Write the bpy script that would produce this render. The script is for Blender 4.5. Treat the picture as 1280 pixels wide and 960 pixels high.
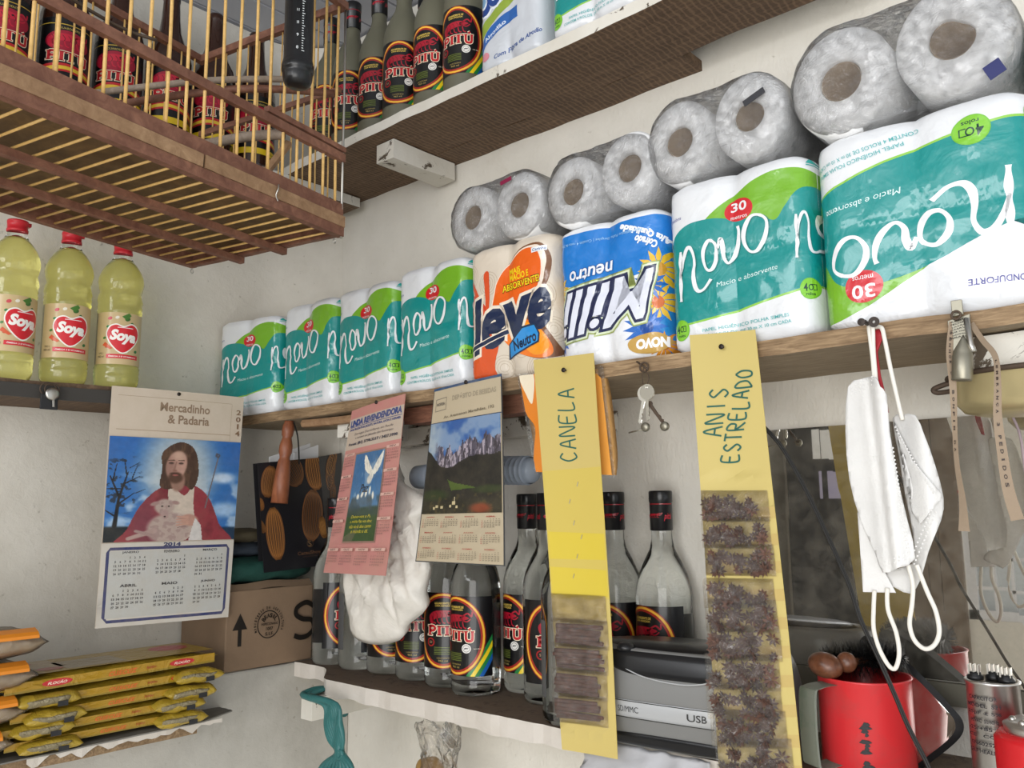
import bpy, bmesh, math, random
import numpy as np
from math import sin, cos, pi, sqrt, atan2, radians
from mathutils import Vector, Matrix, noise
C = bpy.context.scene.collection
for o in list(bpy.data.objects): bpy.data.objects.remove(o)
random.seed(7)

# ------------------------------------------------------------------ camera
FPX = 1050.0
R = np.array([[0.74907906,-0.10345019,-0.65435359],
              [0.66240374, 0.10191287, 0.74218263],
              [-0.01009188,-0.98939973, 0.14486659]])
CAM = np.array([1.46649, -1.1, 0.0])
cd = bpy.data.cameras.new('camera'); cam = bpy.data.objects.new('camera', cd); C.objects.link(cam)
rt, dn, fw = R[:,0], R[:,1], R[:,2]
cam.matrix_world = Matrix(((rt[0],-dn[0],-fw[0],CAM[0]),(rt[1],-dn[1],-fw[1],CAM[1]),(rt[2],-dn[2],-fw[2],CAM[2]),(0,0,0,1)))
cd.sensor_width = 36; cd.lens = FPX/1280*36; cd.clip_start = 0.02
bpy.context.scene.camera = cam
def P(u, v, x=None, y=None, z=None):
    """point of the place seen at photo pixel (u,v) on the plane x=, y= or z="""
    r = R @ np.array([u-640, v-480, FPX])
    if x is not None: t = (x-CAM[0])/r[0]
    elif y is not None: t = (y-CAM[1])/r[1]
    else: t = (z-CAM[2])/r[2]
    return Vector(CAM + t*r)

# ------------------------------------------------------------------ light
sc = bpy.context.scene
sc.view_settings.view_transform = 'Standard'; sc.view_settings.look = 'None'
sc.view_settings.gamma = 1; sc.view_settings.use_curve_mapping = False
sc.view_settings.exposure = -0.12
w = bpy.data.worlds.new('sky'); sc.world = w; w.use_nodes = True
w.node_tree.nodes['Background'].inputs[0].default_value = (0.88, 0.94, 1.0, 1)
w.node_tree.nodes['Background'].inputs[1].default_value = 1.3
def area(name, loc, target, sx, sy, power, col):
    l = bpy.data.lights.new(name, 'AREA'); l.shape = 'RECTANGLE'; l.size = sx; l.size_y = sy; l.energy = power; l.color = col
    o = bpy.data.objects.new(name, l); C.objects.link(o); o.location = loc
    o.rotation_euler = (Vector(target)-Vector(loc)).to_track_quat('-Z','Y').to_euler()
    o['kind'] = 'structure'
    return o
area('door_daylight', (1.95, -2.9, -0.20), (0.6, 0, 0.2), 2.1, 1.8, 60, (1.0, 0.97, 0.93))
area('added_fill_light', (.55, -2.85, .72), (0.2, 0, 0.45), 1.5, .5, 20, (0.95, 0.97, 1.0))  # added fill lamp above the low front wall, brightens the dim back corner

# ------------------------------------------------------------------ materials
MATS = {}
def mat(name, col=(.8,.8,.8), rough=.5, metal=0, trans=0, ior=1.45, coat=0, emit=None, alpha=1, sheen=0, sss=0):
    if name in MATS: return MATS[name]
    m = bpy.data.materials.new(name); m.use_nodes = True
    b = m.node_tree.nodes['Principled BSDF']
    b.inputs['Base Color'].default_value = (*col,1); b.inputs['Roughness'].default_value = rough
    b.inputs['Metallic'].default_value = metal; b.inputs['Transmission Weight'].default_value = trans
    b.inputs['IOR'].default_value = ior; b.inputs['Coat Weight'].default_value = coat; b.inputs['Coat Roughness'].default_value = .08
    if sss: b.inputs['Subsurface Weight'].default_value = sss
    MATS[name] = m; m.diffuse_color = (*col,1)
    return m
def nd(m, t, **kw):
    n = m.node_tree.nodes.new(t)
    for k, v in kw.items():
        if k in n.inputs.keys(): n.inputs[k].default_value = v
        else: setattr(n, k, v)
    return n
def lk(m, a, b): m.node_tree.links.new(a, b)
def coords(m, scale=(1,1,1), kind='Object', rot=(0,0,0)):
    tc = nd(m,'ShaderNodeTexCoord'); mp = nd(m,'ShaderNodeMapping')
    mp.inputs['Scale'].default_value = scale; mp.inputs['Rotation'].default_value = rot
    lk(m, tc.outputs[kind], mp.inputs['Vector']); return mp.outputs[0]
def ramp(m, fac, stops):
    r = nd(m,'ShaderNodeValToRGB'); e = r.color_ramp.elements
    while len(e) < len(stops): e.new(.5)
    for q,(p,c) in zip(e, stops): q.position = p; q.color = (*c,1) if len(c)==3 else c
    lk(m, fac, r.inputs[0]); return r.outputs[0]
def noise_tex(m, vec, scale, detail=4, rough=.6, dist=0):
    n = nd(m,'ShaderNodeTexNoise'); n.inputs['Scale'].default_value = scale; n.inputs['Detail'].default_value = detail
    n.inputs['Roughness'].default_value = rough; n.inputs['Distortion'].default_value = dist
    lk(m, vec, n.inputs['Vector']); return n.outputs['Fac']
def mixc(m, fac, a, b, mode='MIX'):
    x = nd(m,'ShaderNodeMix'); x.data_type = 'RGBA'; x.blend_type = mode
    for i,val in ((0,fac),(6,a),(7,b)):
        if hasattr(val,'links'): lk(m, val, x.inputs[i])
        elif isinstance(val,(int,float)): x.inputs[i].default_value = val
        else: x.inputs[i].default_value = (*val,1)
    return x.outputs[2]
def bump(m, h, strength=.3, dist=.002, extra=None):
    b = nd(m,'ShaderNodeBump'); b.inputs['Strength'].default_value = strength; b.inputs['Distance'].default_value = dist
    lk(m, h, b.inputs['Height'])
    if extra is not None: lk(m, extra, b.inputs['Normal'])
    lk(m, b.outputs[0], m.node_tree.nodes['Principled BSDF'].inputs['Normal'])
    return b.outputs[0]
def base(m, c): lk(m, c, m.node_tree.nodes['Principled BSDF'].inputs['Base Color'])

def plaster(name, c1, c2, speck, stip):
    m = mat(name, c1, .85)
    v = coords(m)
    big = noise_tex(m, v, 3.5, 5, .65)
    col = ramp(m, big, [(.3,c2),(.6,c1)])
    dirt = noise_tex(m, v, 60, 3, .7)
    col = mixc(m, ramp(m, dirt, [(.66,(0,0,0)),(.76,(.7,.7,.7))]), col, speck)
    dirt2 = noise_tex(m, v, 9, 8, .75, .5)
    col = mixc(m, ramp(m, dirt2, [(.60,(0,0,0)),(.85,(.4,.4,.4))]), col, (speck[0]*1.15,speck[1]*1.1,speck[2]))
    base(m, col)
    v2 = coords(m, stip)
    s = noise_tex(m, v2, 1, 4, .6, .4)
    n1 = bump(m, s, .8, .0018)
    b2 = noise_tex(m, v, 14, 6, .7)
    bump(m, b2, .4, .004, n1)
    return m
M_wallB = plaster('plaster_back', (.79,.755,.68), (.68,.645,.57), (.42,.37,.29), (190,190,90))
M_wallA = plaster('plaster_left', (.76,.72,.64), (.62,.58,.50), (.30,.26,.19), (60,60,60))

def wood(name, dark, light, scale=(1,1,1), rough=.7, lines=0, rings=6.0, bstr=.35):
    m = mat(name, light, rough)
    v = coords(m, scale)
    n = noise_tex(m, v, rings, 8, .65, .6)
    col = ramp(m, n, [(.28,dark),(.55,tuple((a+b)/2 for a,b in zip(dark,light))),(.75,light)])
    v0 = coords(m)
    n2 = noise_tex(m, v0, 11, 4, .6)
    col = mixc(m, ramp(m, n2, [(.35,(.0,.0,.0)),(.75,(.6,.6,.6))]), col, dark)
    if lines:
        wv = nd(m,'ShaderNodeTexWave'); wv.bands_direction = 'X'
        wv.inputs['Scale'].default_value = lines; wv.inputs['Distortion'].default_value = 5; wv.inputs['Detail'].default_value = 3
        wv.inputs['Detail Scale'].default_value = 1.5
        lk(m, v0, wv.inputs['Vector'])
        col = mixc(m, ramp(m, wv.outputs['Fac'], [(.60,(0,0,0)),(1,(.28,.28,.28))]), col, tuple(min(1,c*1.8) for c in light))
    base(m, col); bump(m, n, bstr, .0015)
    return m
M_shelfwood = wood('shelf_wood', (.07,.042,.025), (.23,.145,.085), (3,30,30), .75, lines=34)
M_shelfedge = wood('shelf_edge_wood', (.13,.075,.035), (.55,.385,.22), (4,40,40), .7)
M_shelfunder = wood('shelf_under_wood', (.20,.15,.095), (.46,.36,.235), (4,40,40), .75)
M_cagewood = wood('cage_wood', (.12,.045,.028), (.36,.17,.105), (9,9,9), .6)
M_cagelight = wood('cage_wood_light', (.22,.12,.06), (.50,.32,.18), (9,9,9), .6)
M_cagetray = wood('cage_tray', (.08,.045,.018), (.26,.155,.06), (6,6,6), .6)
M_rod = wood('cage_rod', (.55,.33,.10), (.86,.56,.21), (20,20,20), .45, bstr=.1)
M_perch = wood('perch_wood', (.20,.15,.11), (.42,.34,.27), (15,15,15), .7)
M_handle = wood('turned_wood', (.18,.055,.025), (.40,.14,.06), (14,14,4), .4)
M_redwood = wood('red_wood', (.12,.05,.03), (.34,.15,.09), (5,40,40), .7)
def chipped(name, paint=(.72,.69,.62), under=(.10,.075,.05), lo=.60, scale=22):
    m = mat(name, paint, .75); v = coords(m)
    n = noise_tex(m, v, scale, 8, .7, .8)
    f = ramp(m, n, [(lo,(0,0,0)),(lo+.03,(1,1,1))])
    n2 = noise_tex(m, v, 7, 4, .6)
    c = mixc(m, ramp(m, n2, [(.4,(0,0,0)),(.8,(.5,.5,.5))]), paint, (paint[0]*.6,paint[1]*.55,paint[2]*.45))
    base(m, mixc(m, f, c, under)); bump(m, n, .7, .002); return m
M_chip = chipped('chipped_white_paint')
M_chip2 = chipped('chipped_white_paint_worn', lo=.53)
M_concrete = chipped('rough_plaster_edge', (.66,.61,.55), (.30,.25,.20), .66, 40)
M_slabtop = chipped('slab_top', (.17,.125,.09), (.11,.08,.06), .56, 45)
M_grimy = plaster('lower_plaster', (.52,.50,.45), (.36,.34,.30), (.20,.17,.12), (50,50,50))

def attr_print(name, rough=.5, coat=0, bs=.0, bscale=60, age=0, bdist=.001, spec=None, det=3):
    m = mat(name, (1,1,1), rough, coat=coat)
    a = nd(m,'ShaderNodeAttribute'); a.attribute_name = 'Col'
    c = a.outputs['Color']
    v = coords(m)
    if age:
        n = noise_tex(m, v, 30, 6, .7)
        c = mixc(m, ramp(m, n, [(.35,(0,0,0)),(.9,(age,age,age))]), c, (.42,.33,.2))
    base(m, c)
    if bs:
        n2 = noise_tex(m, v, bscale, det, .55, 1.2); bump(m, n2, bs, bdist)
    if spec is not None: m.node_tree.nodes['Principled BSDF'].inputs['Specular IOR Level'].default_value = spec
    return m
M_paper = attr_print('printed_paper', .6, 0, .15, 35, .35)
M_paperclean = attr_print('printed_card', .55, 0, .1, 20, .12)
M_film = attr_print('printed_film', .32, .6, .5, 26, 0, .004)
M_label = attr_print('printed_label', .38, .25, .05, 40, 0)
M_yellowbag = attr_print('printed_foil', .3, .3, .8, 38, 0, .005)
M_ink = attr_print('ink_on_metal', .5)

def film_mat(name, tint=(1,1,1), gloss=.35, rough=.12, bscale=35, bstr=1.0, opac=.03):
    """thin clear plastic: mostly see-through with creased highlights"""
    m = bpy.data.materials.new(name); m.use_nodes = True; nt = m.node_tree; nt.nodes.clear()
    out = nd(m,'ShaderNodeOutputMaterial'); tr = nd(m,'ShaderNodeBsdfTransparent'); tr.inputs[0].default_value = (*tint,1)
    gl = nd(m,'ShaderNodeBsdfGlossy'); gl.inputs['Roughness'].default_value = rough
    df = nd(m,'ShaderNodeBsdfDiffuse'); df.inputs[0].default_value = (.8,.8,.8,1)
    v = coords(m); n = noise_tex(m, v, bscale, 5, .6, 2.5)
    b = nd(m,'ShaderNodeBump'); b.inputs['Strength'].default_value = bstr; b.inputs['Distance'].default_value = .006
    lk(m, n, b.inputs['Height']); lk(m, b.outputs[0], gl.inputs['Normal'])
    fr = nd(m,'ShaderNodeFresnel'); fr.inputs[0].default_value = 1.5; lk(m, b.outputs[0], fr.inputs['Normal'])
    mu = nd(m,'ShaderNodeMath'); mu.operation = 'MULTIPLY_ADD'; mu.inputs[1].default_value = .95; mu.inputs[2].default_value = gloss*.16
    lk(m, fr.outputs[0], mu.inputs[0])
    m1 = nd(m,'ShaderNodeMixShader'); m1.inputs[0].default_value = opac; lk(m, tr.outputs[0], m1.inputs[1]); lk(m, df.outputs[0], m1.inputs[2])
    m2 = nd(m,'ShaderNodeMixShader'); lk(m, mu.outputs[0], m2.inputs[0]); lk(m, m1.outputs[0], m2.inputs[1]); lk(m, gl.outputs[0], m2.inputs[2])
    lk(m, m2.outputs[0], out.inputs[0]); MATS[name] = m; return m
M_clear = film_mat('clear_plastic_film', (1,1,1), .35, .07, 62, 1.0, .03)
M_sachet = film_mat('sachet_film', (.97,.93,.86), .3, .1, 60, 1.0, .03)
M_bagclear = film_mat('clear_bag', (.97,.95,.92), .2, .08, 30, 1.0, .01)
M_ricebag = film_mat('clear_food_bag', (1,.97,.93), .3, .12, 50, 1.0, .05)

def tissue():
    m = mat('tissue_paper', (.84,.84,.84), .9); v = coords(m)
    n = noise_tex(m, v, 170, 3, .6); n2 = noise_tex(m, v, 18, 4, .6)
    n1 = bump(m, n, .5, .0015); bump(m, n2, .4, .004, n1); return m
M_tissue = tissue()
M_core = mat('cardboard_core', (.30,.22,.145), .85)
def fabric(name, col, sc=40, st=.5):
    m = mat(name, col, .8); v = coords(m); n = noise_tex(m, v, sc, 6, .65, 1.5); bump(m, n, st, .004)
    n2 = noise_tex(m, v, 12, 4, .6); base(m, mixc(m, ramp(m,n2,[(.4,(0,0,0)),(.85,(.5,.5,.5))]), col, tuple(c*.6 for c in col))); return m
M_whitebag = fabric('white_plastic_bag', (.74,.70,.63), 14, .9); MATS['white_plastic_bag'].node_tree.nodes['Principled BSDF'].inputs['Roughness'].default_value=.4
M_teal = fabric('teal_plastic', (.035,.16,.155), 22, .6); MATS['teal_plastic'].node_tree.nodes['Principled BSDF'].inputs['Roughness'].default_value=.35
M_green = fabric('dark_green_plastic', (.01,.06,.045), 30, .7)
M_mask = fabric('mask_fabric', (.76,.75,.73), 220, .25)
M_elastic = mat('elastic_cord', (.78,.75,.68), .8)
M_cardboard = fabric('cardboard', (.235,.155,.095), 90, .1)
M_glass = mat('clear_glass', (.96,.98,.97), .02, trans=1, ior=1.42)
M_glassamber = mat('dark_amber_glass', (.035,.012,.006), .08, coat=.4)
M_glassdusty = mat('dusty_olive_glass', (.13,.125,.085), .45, coat=.15)
M_oil = mat('soy_oil', (.90,.86,.34), .06, trans=.82, ior=1.38)
M_pet = mat('clear_pet', (.97,.98,.97), .03, trans=1, ior=1.3)
M_redcap = mat('red_cap', (.55,.02,.03), .35)
M_black = mat('black_plastic', (.012,.012,.013), .28)
M_blackdull = mat('black_dull', (.02,.02,.022), .6)
M_silver = mat('silver_plastic', (.25,.25,.245), .42, metal=.35)
M_silver2 = mat('silver_plastic_light', (.52,.53,.54), .35, metal=.3)
M_steel = mat('steel', (.50,.48,.44), .35, metal=1)
M_alu = mat('aluminium_can', (.62,.60,.58), .32, metal=1)
M_rust = mat('rusty_iron', (.10,.07,.05), .7, metal=.5)
M_nick = mat('tarnished_nickel', (.30,.28,.22), .42, metal=.85)
M_brass = mat('brass', (.72,.58,.28), .32, metal=1)
M_cream = mat('cream_enamel', (.70,.66,.50), .3)
M_plain = mat('pale_plastic', (.85,.85,.85), .5)
def scuffed(name, col, col2, rough=.35):
    m = mat(name, col, rough); v = coords(m); n = noise_tex(m, v, 25, 6, .7, .5)
    base(m, mixc(m, ramp(m, n, [(.5,(0,0,0)),(.75,(1,1,1))]), col, col2)); return m
M_red = scuffed('red_enamel', (.62,.03,.035), (.50,.05,.05), .3)
M_redplastic = mat('red_plastic', (.60,.015,.02), .25)
M_greyhandle = scuffed('worn_grey_metal', (.20,.22,.18), (.10,.16,.11), .5)
M_bristle = mat('black_bristle', (.01,.01,.01), .5)
M_stick = wood('cinnamon_bark', (.09,.035,.022), (.30,.13,.085), (30,30,30), .7)
M_anise = wood('star_anise', (.06,.028,.02), (.24,.12,.08), (60,60,60), .65)
M_rice = wood('pale_grain', (.50,.36,.20), (.74,.60,.42), (120,120,120), .7)
M_bluecup = mat('pale_blue_cups', (.45,.52,.62), .3, trans=.3)
M_cable = mat('black_cable', (.012,.011,.010), .5)
M_ceil = mat('grey_pvc_ceiling', (.50,.51,.55), .5)
M_toast = fabric('toast_crumb', (.66,.36,.12), 70, .8)
M_floor = mat('pale_floor', (.62,.59,.54), .6)
M_nail = mat('nail_iron', (.05,.04,.035), .5, metal=.7)

# ------------------------------------------------------------------ object helpers
def setp(o, label=None, cat=None, group=None, kind=None):
    if label: o['label'] = label
    if cat: o['category'] = cat
    if group: o['group'] = group
    if kind: o['kind'] = kind
    return o
def thing(name, label, cat, loc=(0,0,0), rz=0, group=None):
    o = bpy.data.objects.new(name, None); C.objects.link(o); o.location = loc; o.rotation_euler = (0,0,rz); o.empty_display_size = .02
    return setp(o, label, cat, group)
def obj(name, bm, m, parent=None, smooth=False, world=True, bevel=0):
    """link a bmesh; coordinates are world coordinates unless world=False (then local to the parent)"""
    me = bpy.data.meshes.new(name); bm.normal_update(); bm.to_mesh(me); bm.free()
    ms = m if isinstance(m, (list,tuple)) else [m]
    for q in ms: me.materials.append(q)
    o = bpy.data.objects.new(name, me); C.objects.link(o)
    if parent is not None:
        o.parent = parent
        if world:
            inv = (wmat(parent)).inverted(); me.transform(inv)
    if smooth:
        for p in me.polygons: p.use_smooth = True
    if bevel:
        md = o.modifiers.new('bevel','BEVEL'); md.width = bevel; md.segments = 2; md.limit_method = 'ANGLE'
    return o
def wmat(o):
    mm = Matrix.Translation(o.location) @ o.rotation_euler.to_matrix().to_4x4()
    return (wmat(o.parent) @ mm) if o.parent else mm
def copy_tree(o, parent=None):
    c = o.copy(); C.objects.link(c); c.parent = parent
    for ch in [x for x in KIDS(o)]: copy_tree(ch, c)
    return c
def KIDS(o): return [x for x in bpy.data.objects if x.parent == o]
def place(proto, loc, rz, label=None, group=None, used=set()):
    if proto.name in used: o = copy_tree(proto)
    else: o = proto; used.add(proto.name)
    o.location = loc; o.rotation_euler = (0,0,rz)
    if label: o['label'] = label
    if group: o['group'] = group
    return o
def NB(): return bmesh.new()
def box(bm, a, b, jit=0):
    x0,y0,z0 = a; x1,y1,z1 = b
    vs = [bm.verts.new((x,y,z)) for x in (x0,x1) for y in (y0,y1) for z in (z0,z1)]
    for f in ((0,1,3,2),(4,6,7,5),(0,4,5,1),(2,3,7,6),(0,2,6,4),(1,5,7,3)): bm.faces.new([vs[i] for i in f])
    return vs
def plank(bm, a, b, nx=24, j=.0012, seed=0, axis=0):
    """board with slightly worn, uneven edges, cut into segments along axis"""
    a = Vector(a); b = Vector(b); rings = []
    o1,o2 = [i for i in range(3) if i != axis]
    for i in range(nx+1):
        t = i/nx; ring = []
        for (p,q) in ((0,0),(1,0),(1,1),(0,1)):
            c = Vector((0,0,0)); c[axis] = a[axis]+(b[axis]-a[axis])*t
            c[o1] = (a,b)[p][o1]; c[o2] = (a,b)[q][o2]
            nn = noise.noise_vector(Vector((c.x*14+seed, c.y*9, c.z*9)))
            c[o1] += nn[0]*j*2; c[o2] += nn[1]*j*1.5
            ring.append(bm.verts.new(c))
        rings.append(ring)
    for i in range(nx):
        for k in range(4): bm.faces.new((rings[i][k], rings[i][(k+1)%4], rings[i+1][(k+1)%4], rings[i+1][k]))
    bm.faces.new(rings[0]); bm.faces.new(rings[-1][::-1])
    bmesh.ops.recalc_face_normals(bm, faces=bm.faces)
def tube(bm, pts, r, seg=8, rs=None, caps=True):
    pts = [Vector(p) for p in pts]; rings = []; up = Vector((0,0,1)); prev = None
    for i,p in enumerate(pts):
        d = (pts[min(i+1,len(pts)-1)]-pts[max(i-1,0)]).normalized()
        if prev is None:
            a = d.cross(up if abs(d.z) < .9 else Vector((1,0,0))).normalized()
        else: a = (prev - d*prev.dot(d)).normalized()
        prev = a; b = d.cross(a); rr = rs[i] if rs else r
        rings.append([bm.verts.new(p + a*cos(2*pi*k/seg)*rr + b*sin(2*pi*k/seg)*rr) for k in range(seg)])
    for i in range(len(rings)-1):
        for k in range(seg): bm.faces.new((rings[i][k], rings[i][(k+1)%seg], rings[i+1][(k+1)%seg], rings[i+1][k]))
    if caps: bm.faces.new(rings[0][::-1]); bm.faces.new(rings[-1])
def lathe(bm, prof, seg=32, mtx=None, caps=True):
    rings = []
    for (r,z) in prof:
        rings.append([bm.verts.new((r*cos(2*pi*k/seg), r*sin(2*pi*k/seg), z)) for k in range(seg)] if r > 1e-6 else [bm.verts.new((0,0,z))])
    for A,B in zip(rings, rings[1:]):
        for k in range(seg):
            k2 = (k+1)%seg
            if len(A)==1 and len(B)==1: continue
            if len(A)==1: bm.faces.new((A[0], B[k2], B[k]))
            elif len(B)==1: bm.faces.new((A[k], A[k2], B[0]))
            else: bm.faces.new((A[k], A[k2], B[k2], B[k]))
    if caps:
        if len(rings[0])>1: bm.faces.new(rings[0][::-1])
        if len(rings[-1])>1: bm.faces.new(rings[-1])
    if mtx is not None: bmesh.ops.transform(bm, matrix=mtx, verts=[v for r_ in rings for v in r_])
    return [v for r_ in rings for v in r_]
def spline(pts, n=8, closed=False):
    pts = [tuple(p) for p in pts]; out = []; N = len(pts); rng = range(N if closed else N-1)
    for i in rng:
        if closed: p0,p1,p2,p3 = (pts[(i+k-1)%N] for k in range(4))
        else: p0,p1,p2,p3 = pts[max(i-1,0)],pts[i],pts[i+1],pts[min(i+2,N-1)]
        for j in range(n):
            t = j/n
            out.append(tuple(.5*((2*b)+(-a+c)*t+(2*a-5*b+4*c-d)*t*t+(-a+3*b-3*c+d)*t**3) for a,b,c,d in zip(p0,p1,p2,p3)))
    if not closed: out.append(pts[-1])
    return out
def grid(bm, F, nu, nv, closed_u=False):
    g = [[bm.verts.new(F(i/nu, j/nv)) for j in range(nv+1)] for i in range(nu if closed_u else nu+1)]
    for i in range(nu):
        A = g[i]; B = g[(i+1)%len(g)]
        for j in range(nv): bm.faces.new((A[j], B[j], B[j+1], A[j+1]))
    return g
def slab(bm, F, nu, nv, th):
    """closed thin sheet: front F(u,v,0), back F(u,v,-th)"""
    g1 = grid(bm, lambda u,v: F(u,v,0), nu, nv); g2 = grid(bm, lambda u,v: F(u,v,-th), nu, nv)
    for i in range(nu):
        bm.faces.new((g1[i+1][0], g1[i][0], g2[i][0], g2[i+1][0])); bm.faces.new((g1[i][nv], g1[i+1][nv], g2[i+1][nv], g2[i][nv]))
    for j in range(nv):
        bm.faces.new((g1[0][j], g1[0][j+1], g2[0][j+1], g2[0][j])); bm.faces.new((g1[nu][j+1], g1[nu][j], g2[nu][j], g2[nu][j+1]))
    bmesh.ops.recalc_face_normals(bm, faces=bm.faces)

# ------------------------------------------------------------------ flat print
_tc = {}
def text_mesh(s, off=0.0, shear=0.0, space=1.0, res=3):
    k = (s,off,shear,space,res)
    if k in _tc: return _tc[k]
    cu = bpy.data.curves.new('t','FONT'); cu.body = s; cu.offset = off; cu.shear = shear; cu.space_character = space; cu.resolution_u = res
    cu.align_x = 'CENTER' if '\n' in s else 'LEFT'
    o = bpy.data.objects.new('t', cu); C.objects.link(o); bpy.context.view_layer.update()
    me = o.to_mesh(); vs = [(v.co.x,v.co.y) for v in me.vertices]; fs = [tuple(p.vertices) for p in me.polygons]
    o.to_mesh_clear(); bpy.data.objects.remove(o); bpy.data.curves.remove(cu)
    xs = [v[0] for v in vs] or [0,1]; ys = [v[1] for v in vs] or [0,1]
    _tc[k] = (vs, fs, min(xs), max(xs), min(ys), max(ys)); return _tc[k]
def lin(c):
    if isinstance(c, str):
        c = tuple(int(c[i:i+2],16)/255 for i in (0,2,4))
    return tuple((x/12.92 if x <= .04045 else ((x+.055)/1.055)**2.4) for x in c)
class Deco:
    def __init__(s): s.items = []; s.layer = 0
    def _add(s, vs, fs, col, layer=None):
        if layer is None: s.layer += 1; layer = s.layer
        s.items.append((vs, fs, lin(col), layer)); return layer
    def poly(s, pts, col, layer=None): return s._add(list(pts), [tuple(range(len(pts)))], col, layer)
    def rect(s, x0,y0,x1,y1, col, layer=None): return s.poly([(x0,y0),(x1,y0),(x1,y1),(x0,y1)], col, layer)
    def ell(s, cx,cy,rx,ry, col, layer=None, rot=0, n=36):
        c,q = cos(rot),sin(rot)
        return s.poly([(cx+rx*cos(t)*c-ry*sin(t)*q, cy+rx*cos(t)*q+ry*sin(t)*c) for t in (2*pi*i/n for i in range(n))], col, layer)
    def stroke(s, pts, wd, col, layer=None, asp=1.0, closed=False, n=8, sm=True):
        """ribbon; asp = width of u unit / width of v unit, to keep strokes even"""
        q = spline(pts, n, closed) if sm else [tuple(p) for p in pts]
        N = len(q); vs = []; fs = []
        for i,p in enumerate(q):
            a = q[(i-1)%N] if (closed or i) else q[0]; b = q[(i+1)%N] if (closed or i < N-1) else q[-1]
            dx,dy = (b[0]-a[0])*asp, b[1]-a[1]; l = sqrt(dx*dx+dy*dy) or 1
            ww = (wd(i/max(1,N-1)) if callable(wd) else wd)/2
            nx,ny = -dy/l*ww/asp, dx/l*ww
            vs += [(p[0]+nx,p[1]+ny),(p[0]-nx,p[1]-ny)]
        for i in range(N-1 + (1 if closed else 0)):
            j = (i+1)%N; fs.append((2*i,2*i+1,2*j+1,2*j))
        return s._add(vs, fs, col, layer)
    def text(s, t, cx, cy, wd, ht, col, off=0, shear=0, rot=0, layer=None, asp=1.0, warp=None, res=3, grow=None, flip=False):
        """fit text t in a box wd x ht (u,v units) centred at cx,cy"""
        vs,fs,x0,x1,y0,y1 = text_mesh(t, off, shear, 1.0, res)
        if t in '1IiÍl': wd = wd*.38
        if grow is not None: _,_,x0,x1,y0,y1 = text_mesh(t, grow, shear, 1.0, res)   # same fit as the un-fattened text
        sx = wd/(x1-x0); sy = ht/(y1-y0); c,q = cos(rot),sin(rot); out = []
        for x,y in vs:
            a = (x-(x0+x1)/2)*sx; b = (y-(y0+y1)/2)*sy
            if flip: a,b = -a,-b
            if warp: a,b = warp(a,b)
            A = a*asp; out.append((cx+(A*c-b*q)/asp, cy+A*q+b*c))
        return s._add(out, fs, col, layer)
    def transform(s, f):
        s.items = [([f(*v) for v in vs], fs, c, l) for vs,fs,c,l in s.items]
    def build(s, name, F, m, parent=None, nu=1, nv=1, eps=.00012, clip=True, n0=.0002, u0=0,u1=1,v0=0,v1=1, world=False):
        bm = bmesh.new(); cl = bm.faces.layers.int.new('c'); pal = []
        for vs,fs,col,layer in s.items:
            if col not in pal: pal.append(col)
            ci = pal.index(col); bv = [bm.verts.new((x,y,layer)) for x,y in vs]
            for f in fs:
                try: fc = bm.faces.new([bv[i] for i in f]); fc[cl] = ci
                except ValueError: pass
        bmesh.ops.triangulate(bm, faces=[f for f in bm.faces if len(f.verts)>4])
        def cut(co, no, clear=False):
            g = list(bm.verts)+list(bm.edges)+list(bm.faces)
            bmesh.ops.bisect_plane(bm, geom=g, plane_co=co, plane_no=no, clear_outer=clear, dist=1e-7)
        if clip:
            cut((u1,0,0),(1,0,0),True); cut((u0,0,0),(-1,0,0),True); cut((0,v1,0),(0,1,0),True); cut((0,v0,0),(0,-1,0),True)
        for i in range(1,nu): cut((u0+(u1-u0)*i/nu,0,0),(1,0,0))
        for j in range(1,nv): cut((0,v0+(v1-v0)*j/nv,0),(0,1,0))
        if nu*nv > 1:
            du,dv = (u1-u0)/nu,(v1-v0)/nv
            for k in range(-nv+1,nu): cut((u0+k*du,v0,0),(1/du,-1/dv,0))
        G = {}
        def node(i, j):
            if (i,j) not in G:
                a,b = u0+(u1-u0)*i/nu, v0+(v1-v0)*j/nv
                p = Vector(F(a,b,0)); G[(i,j)] = (p, (Vector(F(a,b,.001))-p)/.001)
            return G[(i,j)]
        for v in bm.verts:                      # all layers follow one faceted surface, so none cuts another
            a = (v.co.x-u0)/(u1-u0)*nu; b = (v.co.y-v0)/(v1-v0)*nv
            i = min(max(int(a),0),nu-1); j = min(max(int(b),0),nv-1); a -= i; b -= j
            q = [node(i,j),node(i+1,j),node(i,j+1),node(i+1,j+1)]; w_ = (1-a,a-b,0,b) if a >= b else (1-b,0,b-a,a); n_ = n0+eps*v.co.z
            v.co = sum((p*k for (p,_),k in zip(q,w_)),Vector()) + sum((d_*k for (_,d_),k in zip(q,w_)),Vector())*n_
        fc = [f[cl] for f in bm.faces]
        o = obj(name, bm, m, parent, smooth=True, world=world)
        me = o.data; at = me.color_attributes.new('Col','FLOAT_COLOR','CORNER')
        arr = np.ones((len(me.loops),4), dtype=np.float32)
        cnt = np.array([p.loop_total for p in me.polygons]); idx = np.repeat(np.array(fc), cnt)
        arr[:,:3] = np.array(pal, dtype=np.float32)[idx]
        at.data.foreach_set('color', arr.ravel())
        return o
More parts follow.
